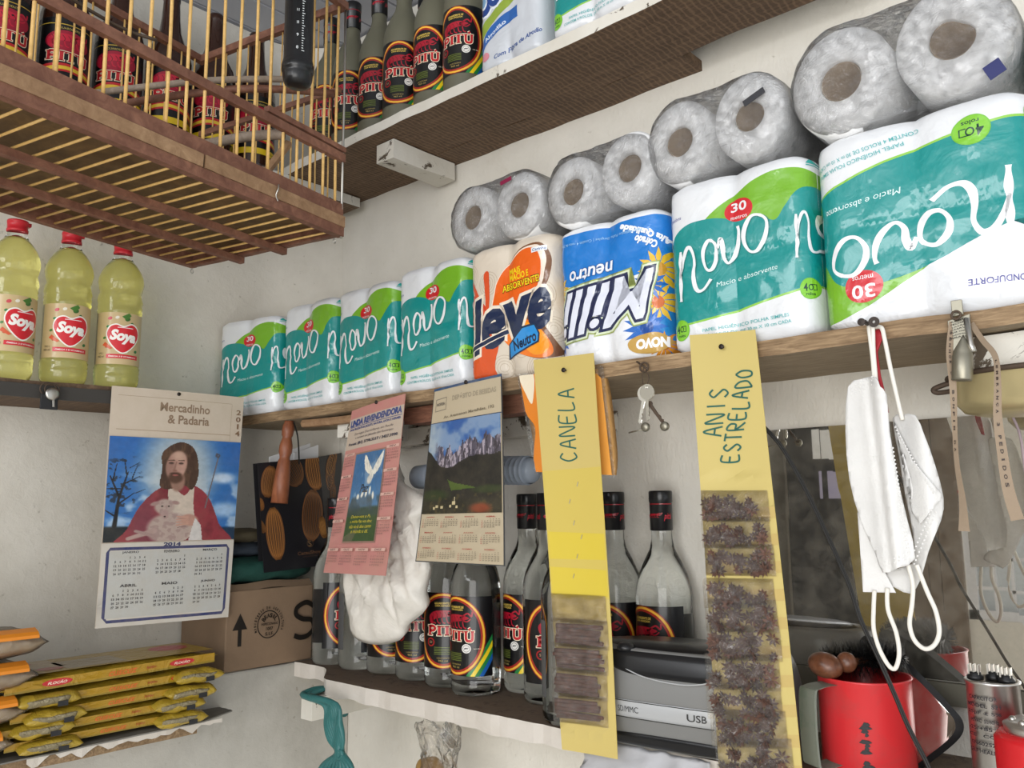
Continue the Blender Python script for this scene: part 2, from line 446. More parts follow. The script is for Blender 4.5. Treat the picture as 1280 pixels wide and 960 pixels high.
def picture(name, F, m, paint, nu, nv, parent, n=.0003, world=True):
    """a printed picture: fine grid with its colours stored per corner; paint(u,v)->rgb arrays (sRGB)"""
    us = np.linspace(0,1,nu+1); vs = np.linspace(0,1,nv+1)
    U,V = np.meshgrid(us, vs, indexing='ij')
    co = [tuple(F(u,v,n)) for u in us for v in vs]
    faces = [(i*(nv+1)+j,(i+1)*(nv+1)+j,(i+1)*(nv+1)+j+1,i*(nv+1)+j+1) for i in range(nu) for j in range(nv)]
    me = bpy.data.meshes.new(name); me.from_pydata(co, [], faces); me.materials.append(m)
    uc = (us[:-1]+us[1:])/2; vc = (vs[:-1]+vs[1:])/2
    rgb = np.clip(paint(*np.meshgrid(uc, vc, indexing='ij')),0,1)
    rgb = np.where(rgb <= .04045, rgb/12.92, ((rgb+.055)/1.055)**2.4)
    a4 = np.ones((nu*nv,4), np.float32); a4[:,:3] = rgb.reshape(-1,3)
    at = me.color_attributes.new('Col','FLOAT_COLOR','CORNER'); at.data.foreach_set('color', np.repeat(a4, 4, axis=0).ravel())
    o = bpy.data.objects.new(name, me); C.objects.link(o); o.parent = parent
    if world: me.transform(wmat(parent).inverted())
    return o
def patch(tl, tr, bl, br, bow=0, curl=0, wav=0, nrm=None):
    """sheet surface from its four corners; u left to right, v bottom to top, n = offset along the normal"""
    tl,tr,bl,br = (Vector(p) for p in (tl,tr,bl,br))
    nn = ((tr-tl)+(br-bl)).cross((tl-bl)+(tr-br)).normalized()
    def F(u, v, n=0):
        p = bl*(1-u)*(1-v)+br*u*(1-v)+tl*(1-u)*v+tr*u*v
        h = bow*4*u*(1-u) + curl*(1-v)**3 + wav*sin(v*7+u*2)*(1-v)
        return p + nn*(n+h)
    return F
def nail(u, v, y=None, x=None, label='', parent=None, length=.012, r=.0032):
    p = P(u,v,y=y) if y is not None else P(u,v,x=x)
    d = Vector((0,-1,0)) if y is not None else Vector((1,0,0))
    bm = NB(); tube(bm, [p-d*length, p+d*.004], r*.35, 8); tube(bm, [p+d*.004, p+d*.0055], r, 10)
    return obj('nail', bm, M_nail, parent, True)
# ================================================================== structure
ZT, ZM, ZL, YF = .677, .186, -.288, -.199        # shelf tops and the front line of the shelves on the back wall
def wallmesh(pts, z0, z1, name, m, kind='structure', nz=1):
    bm = NB(); g = [[bm.verts.new((x,y,z0+(z1-z0)*k/nz)) for k in range(nz+1)] for x,y in pts]
    for i in range(len(pts)-1):
        for k in range(nz): bm.faces.new((g[i][k], g[i+1][k], g[i+1][k+1], g[i][k+1]))
    bmesh.ops.recalc_face_normals(bm, faces=bm.faces)
    return setp(obj(name, bm, m), kind=kind)
arc = [(-.11,-2.6)]+[p_[:2] for p_ in spline([(-.11,-.17),(-.108,-.125),(-.095,-.088),(-.07,-.055),(-.04,-.026),(-.015,-.008),(.002,-.0005)],7)]
def prism(name, poly, m, z0, z1):
    bm = NB(); A_ = [bm.verts.new((x,y,z0)) for x,y in poly]; B_ = [bm.verts.new((x,y,z1)) for x,y in poly]; n_ = len(poly)
    for k in range(n_): bm.faces.new((A_[k],A_[(k+1)%n_],B_[(k+1)%n_],B_[k]))
    bm.faces.new(A_); bm.faces.new(B_[::-1]); bmesh.ops.recalc_face_normals(bm, faces=bm.faces)
    return setp(obj(name, bm, m), kind='structure')
prism('wall_left', arc+[(.002,.1),(-.21,.1),(-.21,-2.6)], M_wallA, -1.5, 1.05)
prism('wall_back', [(.002,-.0),(3.3,0),(3.3,.1),(.002,.1)], M_wallB, -1.5, 1.05)
bm = NB(); box(bm, (-.2,-3.2,-1.6), (3.4,.1,-1.5)); setp(obj('floor', bm, M_floor), kind='structure')
bm = NB(); box(bm, (-.2,-2.2,1.068),(3.4,.1,1.09)); ceil_ = setp(obj('ceiling', bm, M_ceil), kind='structure')
bm = NB(); box(bm, (0,-2.2,1.055),(.094,.1,1.0675)); cb0 = obj('ceiling_board', bm, M_ceil, ceil_)   # pvc boards with recessed joints
cb0.location = (-.2,0,0)
for k in range(1,36):
    c_ = cb0.copy(); C.objects.link(c_); c_.location = (-.2+.1*k,0,0)
# masonry ledge in the corner that carries the carton
bm = NB(); plank(bm, (-.11,-1.5,-1.5), (.052,-.0,-.288), 20, .003, 3, axis=1); setp(obj('trim_1', bm, M_grimy, bevel=.004), kind='structure')
# the side opposite, seen only in the mirror: wall, brown door, window with a white grille
KX = .846
bm = NB()
wx0, wx1, wz0, wz1 = .66*KX, 1.24*KX, -.53*KX, .03*KX
box(bm, (-.11,-2.64,-1.5),(wx0,-2.54,.44)); box(bm,(wx1,-2.64,-1.5),(wx1+.14,-2.54,.44))
box(bm,(wx0,-2.64,-1.5),(wx1,-2.54,wz0)); box(bm,(wx0,-2.64,wz1),(wx1,-2.54,.44))
setp(obj('wall_front', bm, M_wallA), kind='structure')
wn = thing('window_1', None, None, (wx0,-2.54,wz0)); wn['kind'] = 'structure'
M_pane = mat('daylit_frosted_pane',(.62,.66,.68),.5); M_pane.node_tree.nodes['Principled BSDF'].inputs['Emission Color'].default_value = (.62,.68,.72,1); M_pane.node_tree.nodes['Principled BSDF'].inputs['Emission Strength'].default_value = .10
M_winwhite = mat('white_window_paint', (.78,.78,.80), .4)
bm = NB()
for a,b in (((wx0,-2.57,wz0),(wx1,-2.55,wz0+.035)),((wx0,-2.57,wz1-.035),(wx1,-2.55,wz1)),((wx0,-2.57,wz0),(wx0+.035,-2.55,wz1)),((wx1-.035,-2.57,wz0),(wx1,-2.55,wz1))): box(bm,a,b)
obj('window_frame', bm, M_winwhite, wn)
for i in range(1,5):
    bm = NB(); xx = wx0+(wx1-wx0)*i/5; box(bm,(xx-.006,-2.56,wz0),(xx+.006,-2.548,wz1)); obj('grille_bar', bm, M_winwhite, wn)
for i in range(1,4):
    bm = NB(); zz = wz0+(wz1-wz0)*i/4; box(bm,(wx0,-2.56,zz-.006),(wx1,-2.548,zz+.006)); obj('grille_bar', bm, M_winwhite, wn)
bm = NB(); box(bm,(wx0,-2.60,wz0),(wx1,-2.596,wz1)); obj('pane', bm, M_pane, wn)
bm = NB(); box(bm,(wx0-.02,-2.54,wz1+.005),(wx1+.02,-2.535,wz1+.016)); obj('curtain_hem', bm, M_redcap, wn)
dr = thing('door_1', None, None, (.24,-2.53,-1.5)); dr['kind']='structure'
M_doorbrown = wood('brown_door_paint', (.14,.10,.07),(.23,.17,.12),(4,4,2))
for i in range(3):
    bm = NB(); box(bm,(.345+i*.072,-2.54,-1.5),(.345+i*.072+.069,-2.515,.5)); obj('door_board', bm, M_doorbrown, dr)
bm = NB(); box(bm,(.0,-2.53,-1.499),(.31,-2.3,.6)); cab = obj('metal_cabinet', bm, M_blackdull, bevel=.01)
setp(cab, 'dark metal cabinet standing against the far wall, seen only in the mirror', 'cabinet')
bm = NB(); box(bm,(.12,-2.30,.18),(.20,-2.297,.30)); setp(obj('notice_paper', bm, M_plain), 'small pale notice stuck high on the dark cabinet in the mirror', 'paper')
bm = NB(); box(bm,(.14,-2.30,.02),(.21,-2.297,.13)); setp(obj('price_tag', bm, mat('lilac_paper',(.45,.42,.6),.6)), 'lilac tag stuck below the notice on the dark cabinet in the mirror', 'paper')

# ================================================================== shelves
def split_mats(o, mats):
    me = o.data
    for m_ in mats[len(me.materials):]: me.materials.append(m_)
    for p in me.polygons:
        n_ = p.normal
        p.material_index = 2 if n_.z < -.6 else (0 if n_.z > .6 else 1)
# top shelf on the back wall
sh = thing('wall_shelf', 'high brown plank shelf on the back wall with white painted front edge', 'shelf', (.4,0,.659))
bm = NB(); plank(bm, (-.08,YF,.6585), (1.7,-.062,ZT), 60, .0016, 1)
o = obj('board', bm, [M_shelfwood, M_chip, M_shelfwood], sh); split_mats(o, [M_shelfwood, M_chip, M_shelfwood])
bm = NB(); plank(bm, (-.08,-.0605,.6595), (.892,-.0, ZT-.001), 30, .0016, 5); obj('board', bm, M_shelfwood, sh)
bm = NB(); plank(bm, (.318,-.166,.622), (.366,-.012,.6575), 10, .002, 9, axis=1); br = obj('bracket', bm, M_chip, sh); br['label'] = 'white chipped wooden bracket under the shelf'
# top shelf on the left wall
sh = thing('wall_shelf', 'high plank shelf on the left wall behind the bird cage', 'shelf', (0,-.5,.636))
bm = NB(); plank(bm, (-.108,-1.45,.636), (.085,-.02,.6565), 50, .0016, 2, axis=1)
o = obj('board', bm, [M_shelfwood, M_chip, M_shelfwood], sh); split_mats(o, [M_shelfwood, M_chip, M_shelfwood])
bm = NB(); box(bm, (-.108,-.62,.60),(.06,-.58,.635)); obj('bracket', bm, M_chip, sh)
# middle shelf on the back wall
sh = thing('wall_shelf', 'long middle shelf carrying the standing toilet paper packs', 'shelf', (1,0,ZM))
bm = NB(); plank(bm, (-.1,YF,.1675), (1.95,-.001,ZM), 80, .0014, 4)
o = obj('board', bm, [M_shelfedge, M_shelfedge, M_shelfunder], sh); split_mats(o, [M_shelfedge, M_shelfedge, M_shelfunder])
a = P(428,528,y=-.17)
bm = NB(); plank(bm, (a.x-.016,-.17,.128), (a.x+.02,-.003,.166), 8, .003, 2, axis=1); obj('bracket', bm, M_chip2, sh)['label'] = 'chipped white bracket block'
a = P(560,545,y=-.02)
bm = NB(); plank(bm, (.17,-.03,.118), (.72,-.002,.150), 20, .003, 6); obj('bracket', bm, M_chip2, sh)['label'] = 'white painted rail against the wall, flaking'
a = P(395,520,y=-.185); b = P(470,522,y=-.17)
bm = NB(); tube(bm, spline([(.14,-.185,.158),(.22,-.18,.157),(.33,-.175,.158)],5), .008, 7); obj('batten', bm, M_cagelight, sh)['label'] = 'orange-brown stick under the shelf edge'
bm = NB(); plank(bm, (.40,-.165,.139), (.70,-.13,.1665), 12, .002, 8); obj('batten', bm, M_redwood, sh)['label'] = 'reddish batten under the shelf'
bm = NB(); q_ = P(1216,430,y=-.17).x; plank(bm, (q_,-.17,.112), (q_+.13,-.01,.166), 8, .003, 12, axis=1); obj('bracket', bm, M_chip2, sh)['label'] = 'thick white chipped bracket block at the right'
# shelf for the oil bottles on the left wall
sh = thing('wall_shelf', 'left wall shelf under the oil bottles, white top and dark front edge', 'shelf', (0,-.6,.2))
bm = NB(); plank(bm, (-.108,-1.35,.178), (.045,-.255,.2045), 40, .0016, 7, axis=1); o = obj('board', bm, M_chip, sh); split_mats(o,[M_chip,M_shelfwood,M_shelfwood])
bm = NB(); plank(bm, (.0455,-1.35,.176), (.052,-.26,.1975), 30, .001, 9, axis=1); obj('edge_strip', bm, mat('dark_edge',(.05,.045,.04),.6), sh)
# lower shelf on the back wall: plastered slab with ragged edge
sh = thing('wall_shelf', 'low plastered shelf with ragged white edge carrying the clear bottles', 'shelf', (.7,0,ZL))
bm = NB()
def lowF(u, v, n):
    x = .053+u*1.85; yf = YF+.004 + .065*max(0,min(1,(.232-x)/.08))
    nz = noise.noise(Vector((x*30,0,0)))*.004
    return Vector((x, yf*(1-v)+nz*(1-v), ZL + (n if n else 0)))
slab(bm, lambda u,v,n: lowF(u,v,n*(1+.25*noise.noise(Vector((u*40,3,0))))), 120, 1, .026)
o = obj('slab', bm, M_concrete, sh); split_mats(o, [M_concrete, M_concrete, M_concrete]); o.data.materials[0] = M_slabtop
a = P(391,872,y=-.30); 
p0 = P(390,872,y=-.265); 
bm = NB(); plank(bm, (.211,-.224,-.3505), (.241,-.003,-.3145), 8, .0012, 4, axis=1); obj('bracket', bm, M_chip, sh)['label'] = 'white bracket arm sticking out in front of the shelf edge'
# bag shelf at lower left
sh = thing('wall_shelf', 'low left shelf lined with grey paper under the yellow packs', 'shelf', (.1,-.6,-.35))
bm = NB(); plank(bm, (.054,-1.3,-.362), (.118,-.36,-.345), 20, .0015, 3, axis=1); obj('board', bm, M_shelfedge, sh)
bm = NB(); slab(bm, lambda u,v,n: Vector((.054+u*(.072-.03*max(0,v-.93)/.07), -1.2+v*.915, -.343+n+.002*noise.noise(Vector((u*9,v*14,1))))), 6, 40, .002); obj('lining_paper', bm, mat('grey_paper',(.20,.19,.17),.8), sh)
bm = NB(); slab(bm, lambda u,v,n: Vector((.124+n+.002*noise.noise(Vector((v*50,1,1))), -.62+v*.30, -.345-u*max(.001,.007+.016*noise.noise(Vector((v*14,0,0)))))), 3, 40, .0012); obj('torn_edge', bm, M_concrete, sh)['label'] = 'torn white paper edge'

# ================================================================== toilet paper packs
def pack_surface(W, D, H, seed=0, wr=.0016, lobes=2):
    def F(u, v, n=0):
        s = 2*u-1; ax = abs(s)
        x = W/2*(.42*s + .58*sin(pi/2*s))
        q = abs(abs(x)-W/4)/(W/4)
        if abs(x) > W/4: d = (1-min(1,q)**4.5)**(1/4.5)
        else:
            sag = .03+.13*max(0,abs(2*v-1)-.45)/.55; d = 1-sag*max(0,1-(1-q)*0-(1-q**3)) if False else 1-sag*(q**3)
        if lobes == 1:
            qq = min(1,abs(x)/(W/2)); d = (1-qq**2.6)**(1/2.6)
        t = abs(2*v-1); g = 1 - .10*max(0,(t-.90)/.10)**2
        lift = wr*(noise.noise(Vector((x*22+seed*9, v*7, seed)))*1.0 + noise.noise(Vector((x*60+seed*5, v*16+x*40, seed+3)))*.7)
        crease = -.0012*math.exp(-((v-.5)/.02)**2)
        k = 1-.5*max(0,(t-.93)/.07)
        return Vector((x*g*(1+0), -D/2*d*g - (n+ (lift+crease)*k), v*H))
    return F
def pack_body(name, W, D, H, F, parent, m=None, nu=44, nv=30, world=True):
    bm = NB()
    def G(u, v):
        if u <= .5: p = F(u*2, v, 0); return p
        q = F((1-u)*2, v, 0); return Vector((q.x, -q.y*.98, q.z))
    g = grid(bm, G, nu*2, nv, closed_u=True)
    bmesh.ops.remove_doubles(bm, verts=bm.verts, dist=1e-5)
    be = [e for e in bm.edges if e.is_boundary]
    bmesh.ops.contextual_create(bm, geom=be) if False else bmesh.ops.holes_fill(bm, edges=be, sides=0)
    bmesh.ops.recalc_face_normals(bm, faces=bm.faces)
    return obj(name, bm, m or M_tissue, parent, True, world)
TEAL='0f8a87'; TEALD='0a716e'; GRN='74ad28'; RED='c81f28'; WH='e6e8ea'
def novo_word(d, x0, y0, w_, h_, col, asp, wd=.016, rise=0, sh=True):
    def T(pts): return [(x0+w_*a, y0+h_*b+rise*a) for a,b in pts]
    S = [([(.04,.82),(.035,.55),(.03,.28),(.02,.0)],1.25,False),
         ([(.03,.38),(.07,.62),(.13,.80),(.19,.80),(.225,.62),(.215,.40),(.22,.20),(.26,.06),(.33,.05),(.41,.17)],1.0,False),
         ([(.455,.74),(.40,.80),(.345,.68),(.335,.50),(.375,.34),(.43,.33),(.465,.46),(.475,.64)],.85,True),
         ([(.49,.62),(.52,.76),(.54,.62),(.545,.44),(.585,.33),(.64,.40),(.685,.56),(.70,.76),(.69,.86)],.9,False),
         ([(.90,.90),(.82,.92),(.76,.78),(.745,.58),(.79,.40),(.86,.36),(.93,.46),(.97,.62),(.97,.78)],.9,True)]
    lay = d.layer; d.layer += 2
    for pts,k,cl in S:
        if sh: d.stroke([(a+.006,b-.006) for a,b in T(pts)], wd*k*1.1, TEALD, lay+1, asp, cl)
        f = (lambda t,k=k: wd*k*(.75+.55*sin(t*pi*2.2)**2))
        d.stroke(T(pts), f, WH, lay+2, asp, cl)
def roll_icon(d, cx, cy, r, asp, flip=False):
    d.ell(cx,cy,r/asp,r,'6fb62c'); d.ell(cx,cy,r*.92/asp,r*.92,'7dc030')
    d.text('4', cx-.42*r/asp, cy+.12*r, .42*r/asp, .75*r, '0c3b2c', off=.02)
    d.stroke([(cx+.05*r/asp,cy+.35*r),(cx+.62*r/asp,cy+.35*r),(cx+.62*r/asp,cy-.15*r),(cx+.3*r/asp,cy-.15*r)], .09*r,'0c3b2c',None,asp,sm=False)
    d.stroke([(cx+(.1+.2*cos(t))*r/asp,cy+(.1+.24*sin(t))*r) for t in (i*pi/4 for i in range(8))], .09*r,'0c3b2c',d.layer,asp,True,3)
    d.text('rolos', cx+.05*r/asp, cy-.5*r, .9*r/asp, .3*r, '0c3b2c', off=.015)
def novo_art(asp, large=True):
    d = Deco()
    d.rect(0,0,1,1,'dddfe2',0)
    top = spline([(-.02,.60),(.06,.64),(.14,.71),(.26,.755),(.40,.75),(.52,.71),(.64,.69),(.72,.655),(.78,.72),(.88,.80),(1.02,.815)],6)
    green = spline([(.30,.70),(.38,.78),(.52,.87),(.68,.93),(.85,.925),(1.02,.885)],6)
    d.poly(green+[(1.02,.6),(.3,.6)], GRN)
    bot = spline([(-.02,.165),(.2,.165),(.45,.19),(.7,.235),(1.02,.275)],5)
    d.poly([(a,b-.012) for a,b in bot]+top[::-1][0:0]+[(1.02,.5),(-.02,.5)], '8bc34a')
    d.poly(bot+top[::-1], TEAL)
    d.ell(.53,.765,.075*1.0,.075*asp,RED); d.text('30',.53,.785,.085,.062*asp,WH,off=.02); d.text('metros',.53,.722,.085,.02*asp,WH)
    d.text('Conduforte',.13,.80,.12,.022,'4a4790',shear=.3,rot=.1,asp=asp)
    novo_word(d,.155,.30,.53,.36,WH,asp,.019,.09)
    novo_word(d,.83,.42,.42,.29,WH,asp,.014,.06)
    d.text('Macio e absorvente',.56,.375,.32,.028,'cfe9e6',shear=.2,rot=.13,asp=asp)
    roll_icon(d,.16,.13,.062,asp); roll_icon(d,.91,.25,.058,asp); roll_icon(d,.005,.66,.04,asp)
    d.text('PAPEL HIGIÊNICO FOLHA SIMPLES',.54,.118,.46,.024,'4fb0b0',rot=.03,asp=asp,off=.005)
    d.text('CONTÉM 4 ROLOS DE 30 m X 10 cm CADA',.52,.082,.52,.024,'4fb0b0',rot=.03,asp=asp,off=.005)
    d.poly([(.93,.945),(.99,.945),(.96,.975)],'2aa7a0'); d.rect(.93,.932,.99,.938,'2aa7a0',d.layer)
    return d
def novo_art_big(asp):
    """the variant of the near pack, drawn upright; the pack itself stands upside down"""
    d = Deco(); d.rect(0,0,1,1,'dddfe2',0)
    top = spline([(-.02,.66),(.03,.70),(.07,.78),(.15,.66),(.30,.57),(.45,.49),(.60,.45),(.80,.48),(1.02,.62)],6)
    top = [(a, 1.02-b*.0+0) for a,b in top][0:0] + spline([(-.02,.58),(.04,.60),(.10,.67),(.13,.615),(.3,.66),(.45,.735),(.60,.79),(.74,.80),(.85,.76),(.93,.66),(1.02,.60)],6)
    green = spline([(.42,.70),(.55,.80),(.70,.90),(.85,.955),(1.02,.96)],6)
    d.poly(green+[(1.02,.55),(.42,.55)], GRN)
    d.poly([(-.02,.74),(.03,.74),(.10,.67),(.16,.60),(-.02,.5)], GRN, d.layer)
    bot = spline([(-.02,.145),(.2,.14),(.4,.16),(.6,.20),(.8,.26),(1.02,.33)],5)
    d.poly([(a,b-.012) for a,b in bot]+[(1.02,.5),(-.02,.5)], '8bc34a')
    d.poly(bot+top[::-1], TEAL)
    d.ell(.72,.80,.082,.082*asp,RED); d.text('30',.72,.825,.10,.07*asp,WH,off=.02); d.text('metros',.72,.755,.09,.022*asp,WH)
    novo_word(d,.16,.36,.72,.34,WH,asp,.026,.07,False)
    d.text('Macio e absorvente',.72,.375,.34,.032,'d4ecea',shear=.2,rot=.10,asp=asp)
    d.text('CONDUFORTE',.24,.875,.24,.03,'39358a',off=.012,rot=-.05,asp=asp)
    roll_icon(d,.30,.155,.072,asp); roll_icon(d,.02,.12,.06,asp); roll_icon(d,.985,.36,.05,asp)
    d.text('PAPEL HIGIÊNICO FOLHA SIMPLES',.74,.16,.42,.026,'4fb0b0',rot=.16,asp=asp,off=.005)
    d.text('CONTÉM 4 ROLOS DE 30 m X 10 cm CADA',.71,.115,.46,.026,'4fb0b0',rot=.16,asp=asp,off=.005)
    novo_word(d,-.25,.45,.33,.26,WH,asp,.016,.03,False)
    return d
PW, PD, PH = .178, .15, .200
def make_pack(label, seed, art, flip=False, W=PW, H=PH, D=PD, name='toilet_paper_pack', body=None, wr=.0016):
    t = thing(name, label, 'toilet paper')
    F = pack_surface(W, D, H, seed, wr)
    pack_body('rolls', W, D, H, (lambda u,v,n=0: F(u,v,n-.0035)), t, body)
    if flip: art.transform(lambda a,b: (1-a,1-b))
    art.build('printed_wrap', F, M_film, t, nu=40, nv=30, n0=.0003, eps=.00005)
    return t
NG = 'standing packs on the middle shelf'
xs = [.1925-.5*0, 0,0,0]
def at_pack(t, xl, xr, y=YF+.003, rz=0, D=PD):
    t.location = ((xl+xr)/2, y+D/2, ZM); t.rotation_euler = (0,0,rz); t['group'] = NG
K = .846
def novo(label, seed, xl, xr, yc=None, rz=0, W=None, H=PH, top=None):
    t = make_pack(label, seed, novo_art((W or (xr-xl))/H), W=W or (xr-xl), H=H)
    at_pack(t, xl, xr, rz=rz)
    return t
t = make_pack('teal and white toilet paper pack at the far left end of the middle shelf', 1, novo_art(.86), W=.172, D=.12, H=.190); t.rotation_euler.z = radians(12); t.location = (-.0235,-.160,ZM+.0005); t['group'] = NG
novo('teal and white toilet paper pack, second from the left end of the shelf', 2, .072, .241)
novo('teal and white toilet paper pack, third from the left, above the pink calendar', 3, .2425, .4075)
novo('teal and white toilet paper pack standing just left of the orange pack', 4, .409, .5775, H=.206)
novo('large teal and white toilet paper pack upright, right of the blue pack', 5, .930, 1.121, H=.214)
t = make_pack('nearest large teal toilet paper pack standing upside down at the right', 6, novo_art_big(1.0), True, W=.219, H=.217); at_pack(t, 1.122, 1.341)
novo('teal and white toilet paper pack cut by the right edge of the picture', 8, 1.343, 1.54, H=.2)

# orange pack
def leve_art(asp):
    d = Deco(); d.rect(0,0,1,1,'d9cdbc',0)
    L = d.layer+1
    for cx,cy in ((.12,.80),(.32,.72),(.62,.22),(.85,.55),(.92,.30),(.45,.08),(.75,.05),(.1,.5)):
        for r in (.03,.05,.07,.09):
            d.stroke([(cx+r*cos(t),cy+r*sin(t)) for t in (i*pi/6 for i in range(12))], .004,'bfae98',L,asp,True,2)
    d.layer = L
    d.poly(spline([(.36,.50),(.38,.66),(.46,.80),(.60,.92),(.80,.93),(.90,.84),(.90,.70),(.82,.58),(.70,.50),(.52,.46)],5,True),'7a5236')
    d.poly(spline([(.36,.50),(.38,.66),(.46,.80),(.60,.91),(.78,.915),(.86,.83),(.84,.70),(.78,.58),(.66,.50),(.50,.47)],5,True),'f3e3d2')
    d.poly(spline([(.37,.50),(.39,.66),(.46,.79),(.60,.90),(.74,.90),(.80,.82),(.80,.70),(.74,.58),(.64,.51),(.50,.47)],5,True),'e8641b')
    d.poly(spline([(.0,.62),(.12,.66),(.25,.60),(.34,.48),(.30,.40),(.1,.40),(.0,.42)],5,True),'cf3f22')
    d.poly(spline([(.44,.44),(.62,.44),(.80,.36),(.95,.20),(.97,.12),(.80,.10),(.60,.16),(.46,.28)],5,True),'7a5236')
    d.poly(spline([(.44,.44),(.60,.42),(.76,.34),(.90,.20),(.90,.12),(.76,.11),(.58,.17),(.46,.28)],5,True),'ee7a1e')
    d.poly(spline([(.62,.38),(.78,.32),(.88,.20),(.84,.14),(.72,.14),(.62,.24)],5,True),'f59a22')
    d.poly(spline([(.16,.34),(.36,.36),(.42,.26),(.38,.10),(.40,-.02),(.16,-.02),(.12,.14)],5,True),'dd5520')
    for pts in ([(.10,.76),(.15,.74),(.27,.56),(.31,.46),(.25,.52),(.14,.68)],[(.28,.80),(.33,.80),(.335,.6),(.33,.46),(.30,.55),(.285,.7)]):
        d.poly(spline(pts,4,True),'d9542c')
    d.text('MAIS',.56,.77,.10,.045,'f6d51f',off=.03,rot=.12,asp=asp); d.text('MACIO E',.60,.725,.17,.05,'f6d51f',off=.03,rot=.10,asp=asp)
    d.text('ABSORVENTE!',.62,.665,.34,.055,'3a2a10',off=.06,rot=.09,asp=asp,grow=.02); d.text('ABSORVENTE!',.62,.665,.34,.05,'f6d51f',off=.02,rot=.09,asp=asp)
    for of,c in ((.085,'f0e3cf'),(.04,'1d2c4c')):
        d.text('leve',.50,.46,.80,.40,c,off=of,shear=.35,rot=.22,asp=asp,grow=.03)
    d.stroke([(.0,.30),(.06,.24),(.2,.26),(.36,.30),(.5,.34)],.045,'f0e3cf',None,asp); d.stroke([(.0,.30),(.06,.24),(.2,.26),(.36,.30),(.5,.335)],.030,'1d2c4c',None,asp)
    d.stroke([(.03,.5),(.05,.3),(.05,.12)],.05,'1d2c4c',None,asp)
    d.poly([(.49,.13),(.78,.22),(.79,.28),(.74,.36),(.62,.35),(.50,.24)],'16324f'); d.poly([(.505,.145),(.765,.23),(.775,.28),(.735,.345),(.625,.335),(.51,.235)],'2b8fd6')
    d.text('Neutro',.645,.245,.22,.08,'0f2340',off=.03,shear=.2,rot=.28,asp=asp)
    d.rect(.72,.865,.88,.90,'e9eef2'); d.text('Carinho',.80,.882,.14,.02,'1f4f8f',off=.02)
    return d
def milli_art(asp):
    d = Deco(); d.rect(0,0,1,1,'e8eaee',0)
    d.poly([(-.02,1.02),(-.02,.98)]+[(0,1.0)]+[(1.02,1.02)],'ffffff')
    # drawn upright, pack is upside down: blue end at the top of the pack = low v here
    d.poly([(-.02,.05),(1.02,.05)]+spline([(1.02,.40),(.8,.42),(.55,.46),(.3,.44),(.12,.40),(-.02,.36)],4),'1777c9')
    d.poly([(-.02,.30),(.10,.32),(.22,.50),(.26,.72),(.20,.9),(.05,.98),(-.02,1.0)],'2a82c8')
    def flower(cx,cy,r,c,c2,n=12):
        L = d.layer+1
        for i in range(n):
            a = 2*pi*i/n; d.poly([(cx,cy),(cx+r*.6*cos(a-.22)/asp,cy+r*.6*sin(a-.22)),(cx+r*cos(a)/asp,cy+r*sin(a)),(cx+r*.6*cos(a+.22)/asp,cy+r*.6*sin(a+.22))],c,L)
        d.layer = L; d.ell(cx,cy,r*.3/asp,r*.3,c2)
    flower(.10,.42,.15,'e4b62c','c9902a'); flower(.12,.64,.14,'e9b93a','cf6a30'); flower(.22,.80,.15,'2c6cc0','1b4c9a',14); flower(.95,.42,.12,'d2a92e','8a7a20'); flower(.93,.80,.11,'2f74c6','1b4c9a'); flower(.18,.52,.12,'1f63b5','174a8e'); flower(.08,.93,.10,'d98f2a','b06a20')
    for of,c in ((.115,'9aa85a'),(.095,'d7e2c4'),(.065,'20294e')):
        d.text('Milli',.52,.60,.84,.34,c,off=of,shear=.45,rot=.10,asp=asp,grow=.05)
    d.text('Milli',.52,.60,.84,.34,'dfe3f0',off=.02,shear=.45,rot=.10,asp=asp,grow=.05)
    d.text('neutro',.62,.35,.34,.085,'0e4f96',off=.06,shear=.15,rot=.05,asp=asp,grow=.03); d.text('neutro',.62,.35,.34,.085,'e9edf4',off=.02,shear=.15,rot=.05,asp=asp)
    d.text('Cofrado',.20,.225,.20,.05,'eef2f7',off=.05,rot=-.42,asp=asp,grow=.02); d.text('Alta Qualidade',.20,.16,.42,.05,'eef2f7',off=.05,rot=-.42,asp=asp,grow=.02)
    d.text('Papel Higiênico Folha Simples | Contém 4 rolos de 30m x 10cm',.60,.125,.74,.026,'8fc0ea',off=.01,rot=-.04,asp=asp)
    d.poly(spline([(.02,.90),(.12,.84),(.30,.85),(.36,.90),(.30,.96),(.12,.97)],4,True),'c09a50'); d.text('NOVO',.17,.905,.26,.07,'f4f4f4',off=.06,rot=.02,asp=asp)
    return d
M_quilt = mat('quilted_tissue', (.70,.66,.60), .85)
t = make_pack('orange and cream toilet paper pack with navy lettering and a blue tag', 11, leve_art(.176/.204), W=.172, H=.205, body=M_quilt); at_pack(t, .5785, .751)
t.location.y -= .002
t = make_pack('blue and white toilet paper pack with flowers, standing upside down', 12, milli_art(.172/.204), True, W=.1755, H=.198, wr=.0028); at_pack(t, .7525, .928)

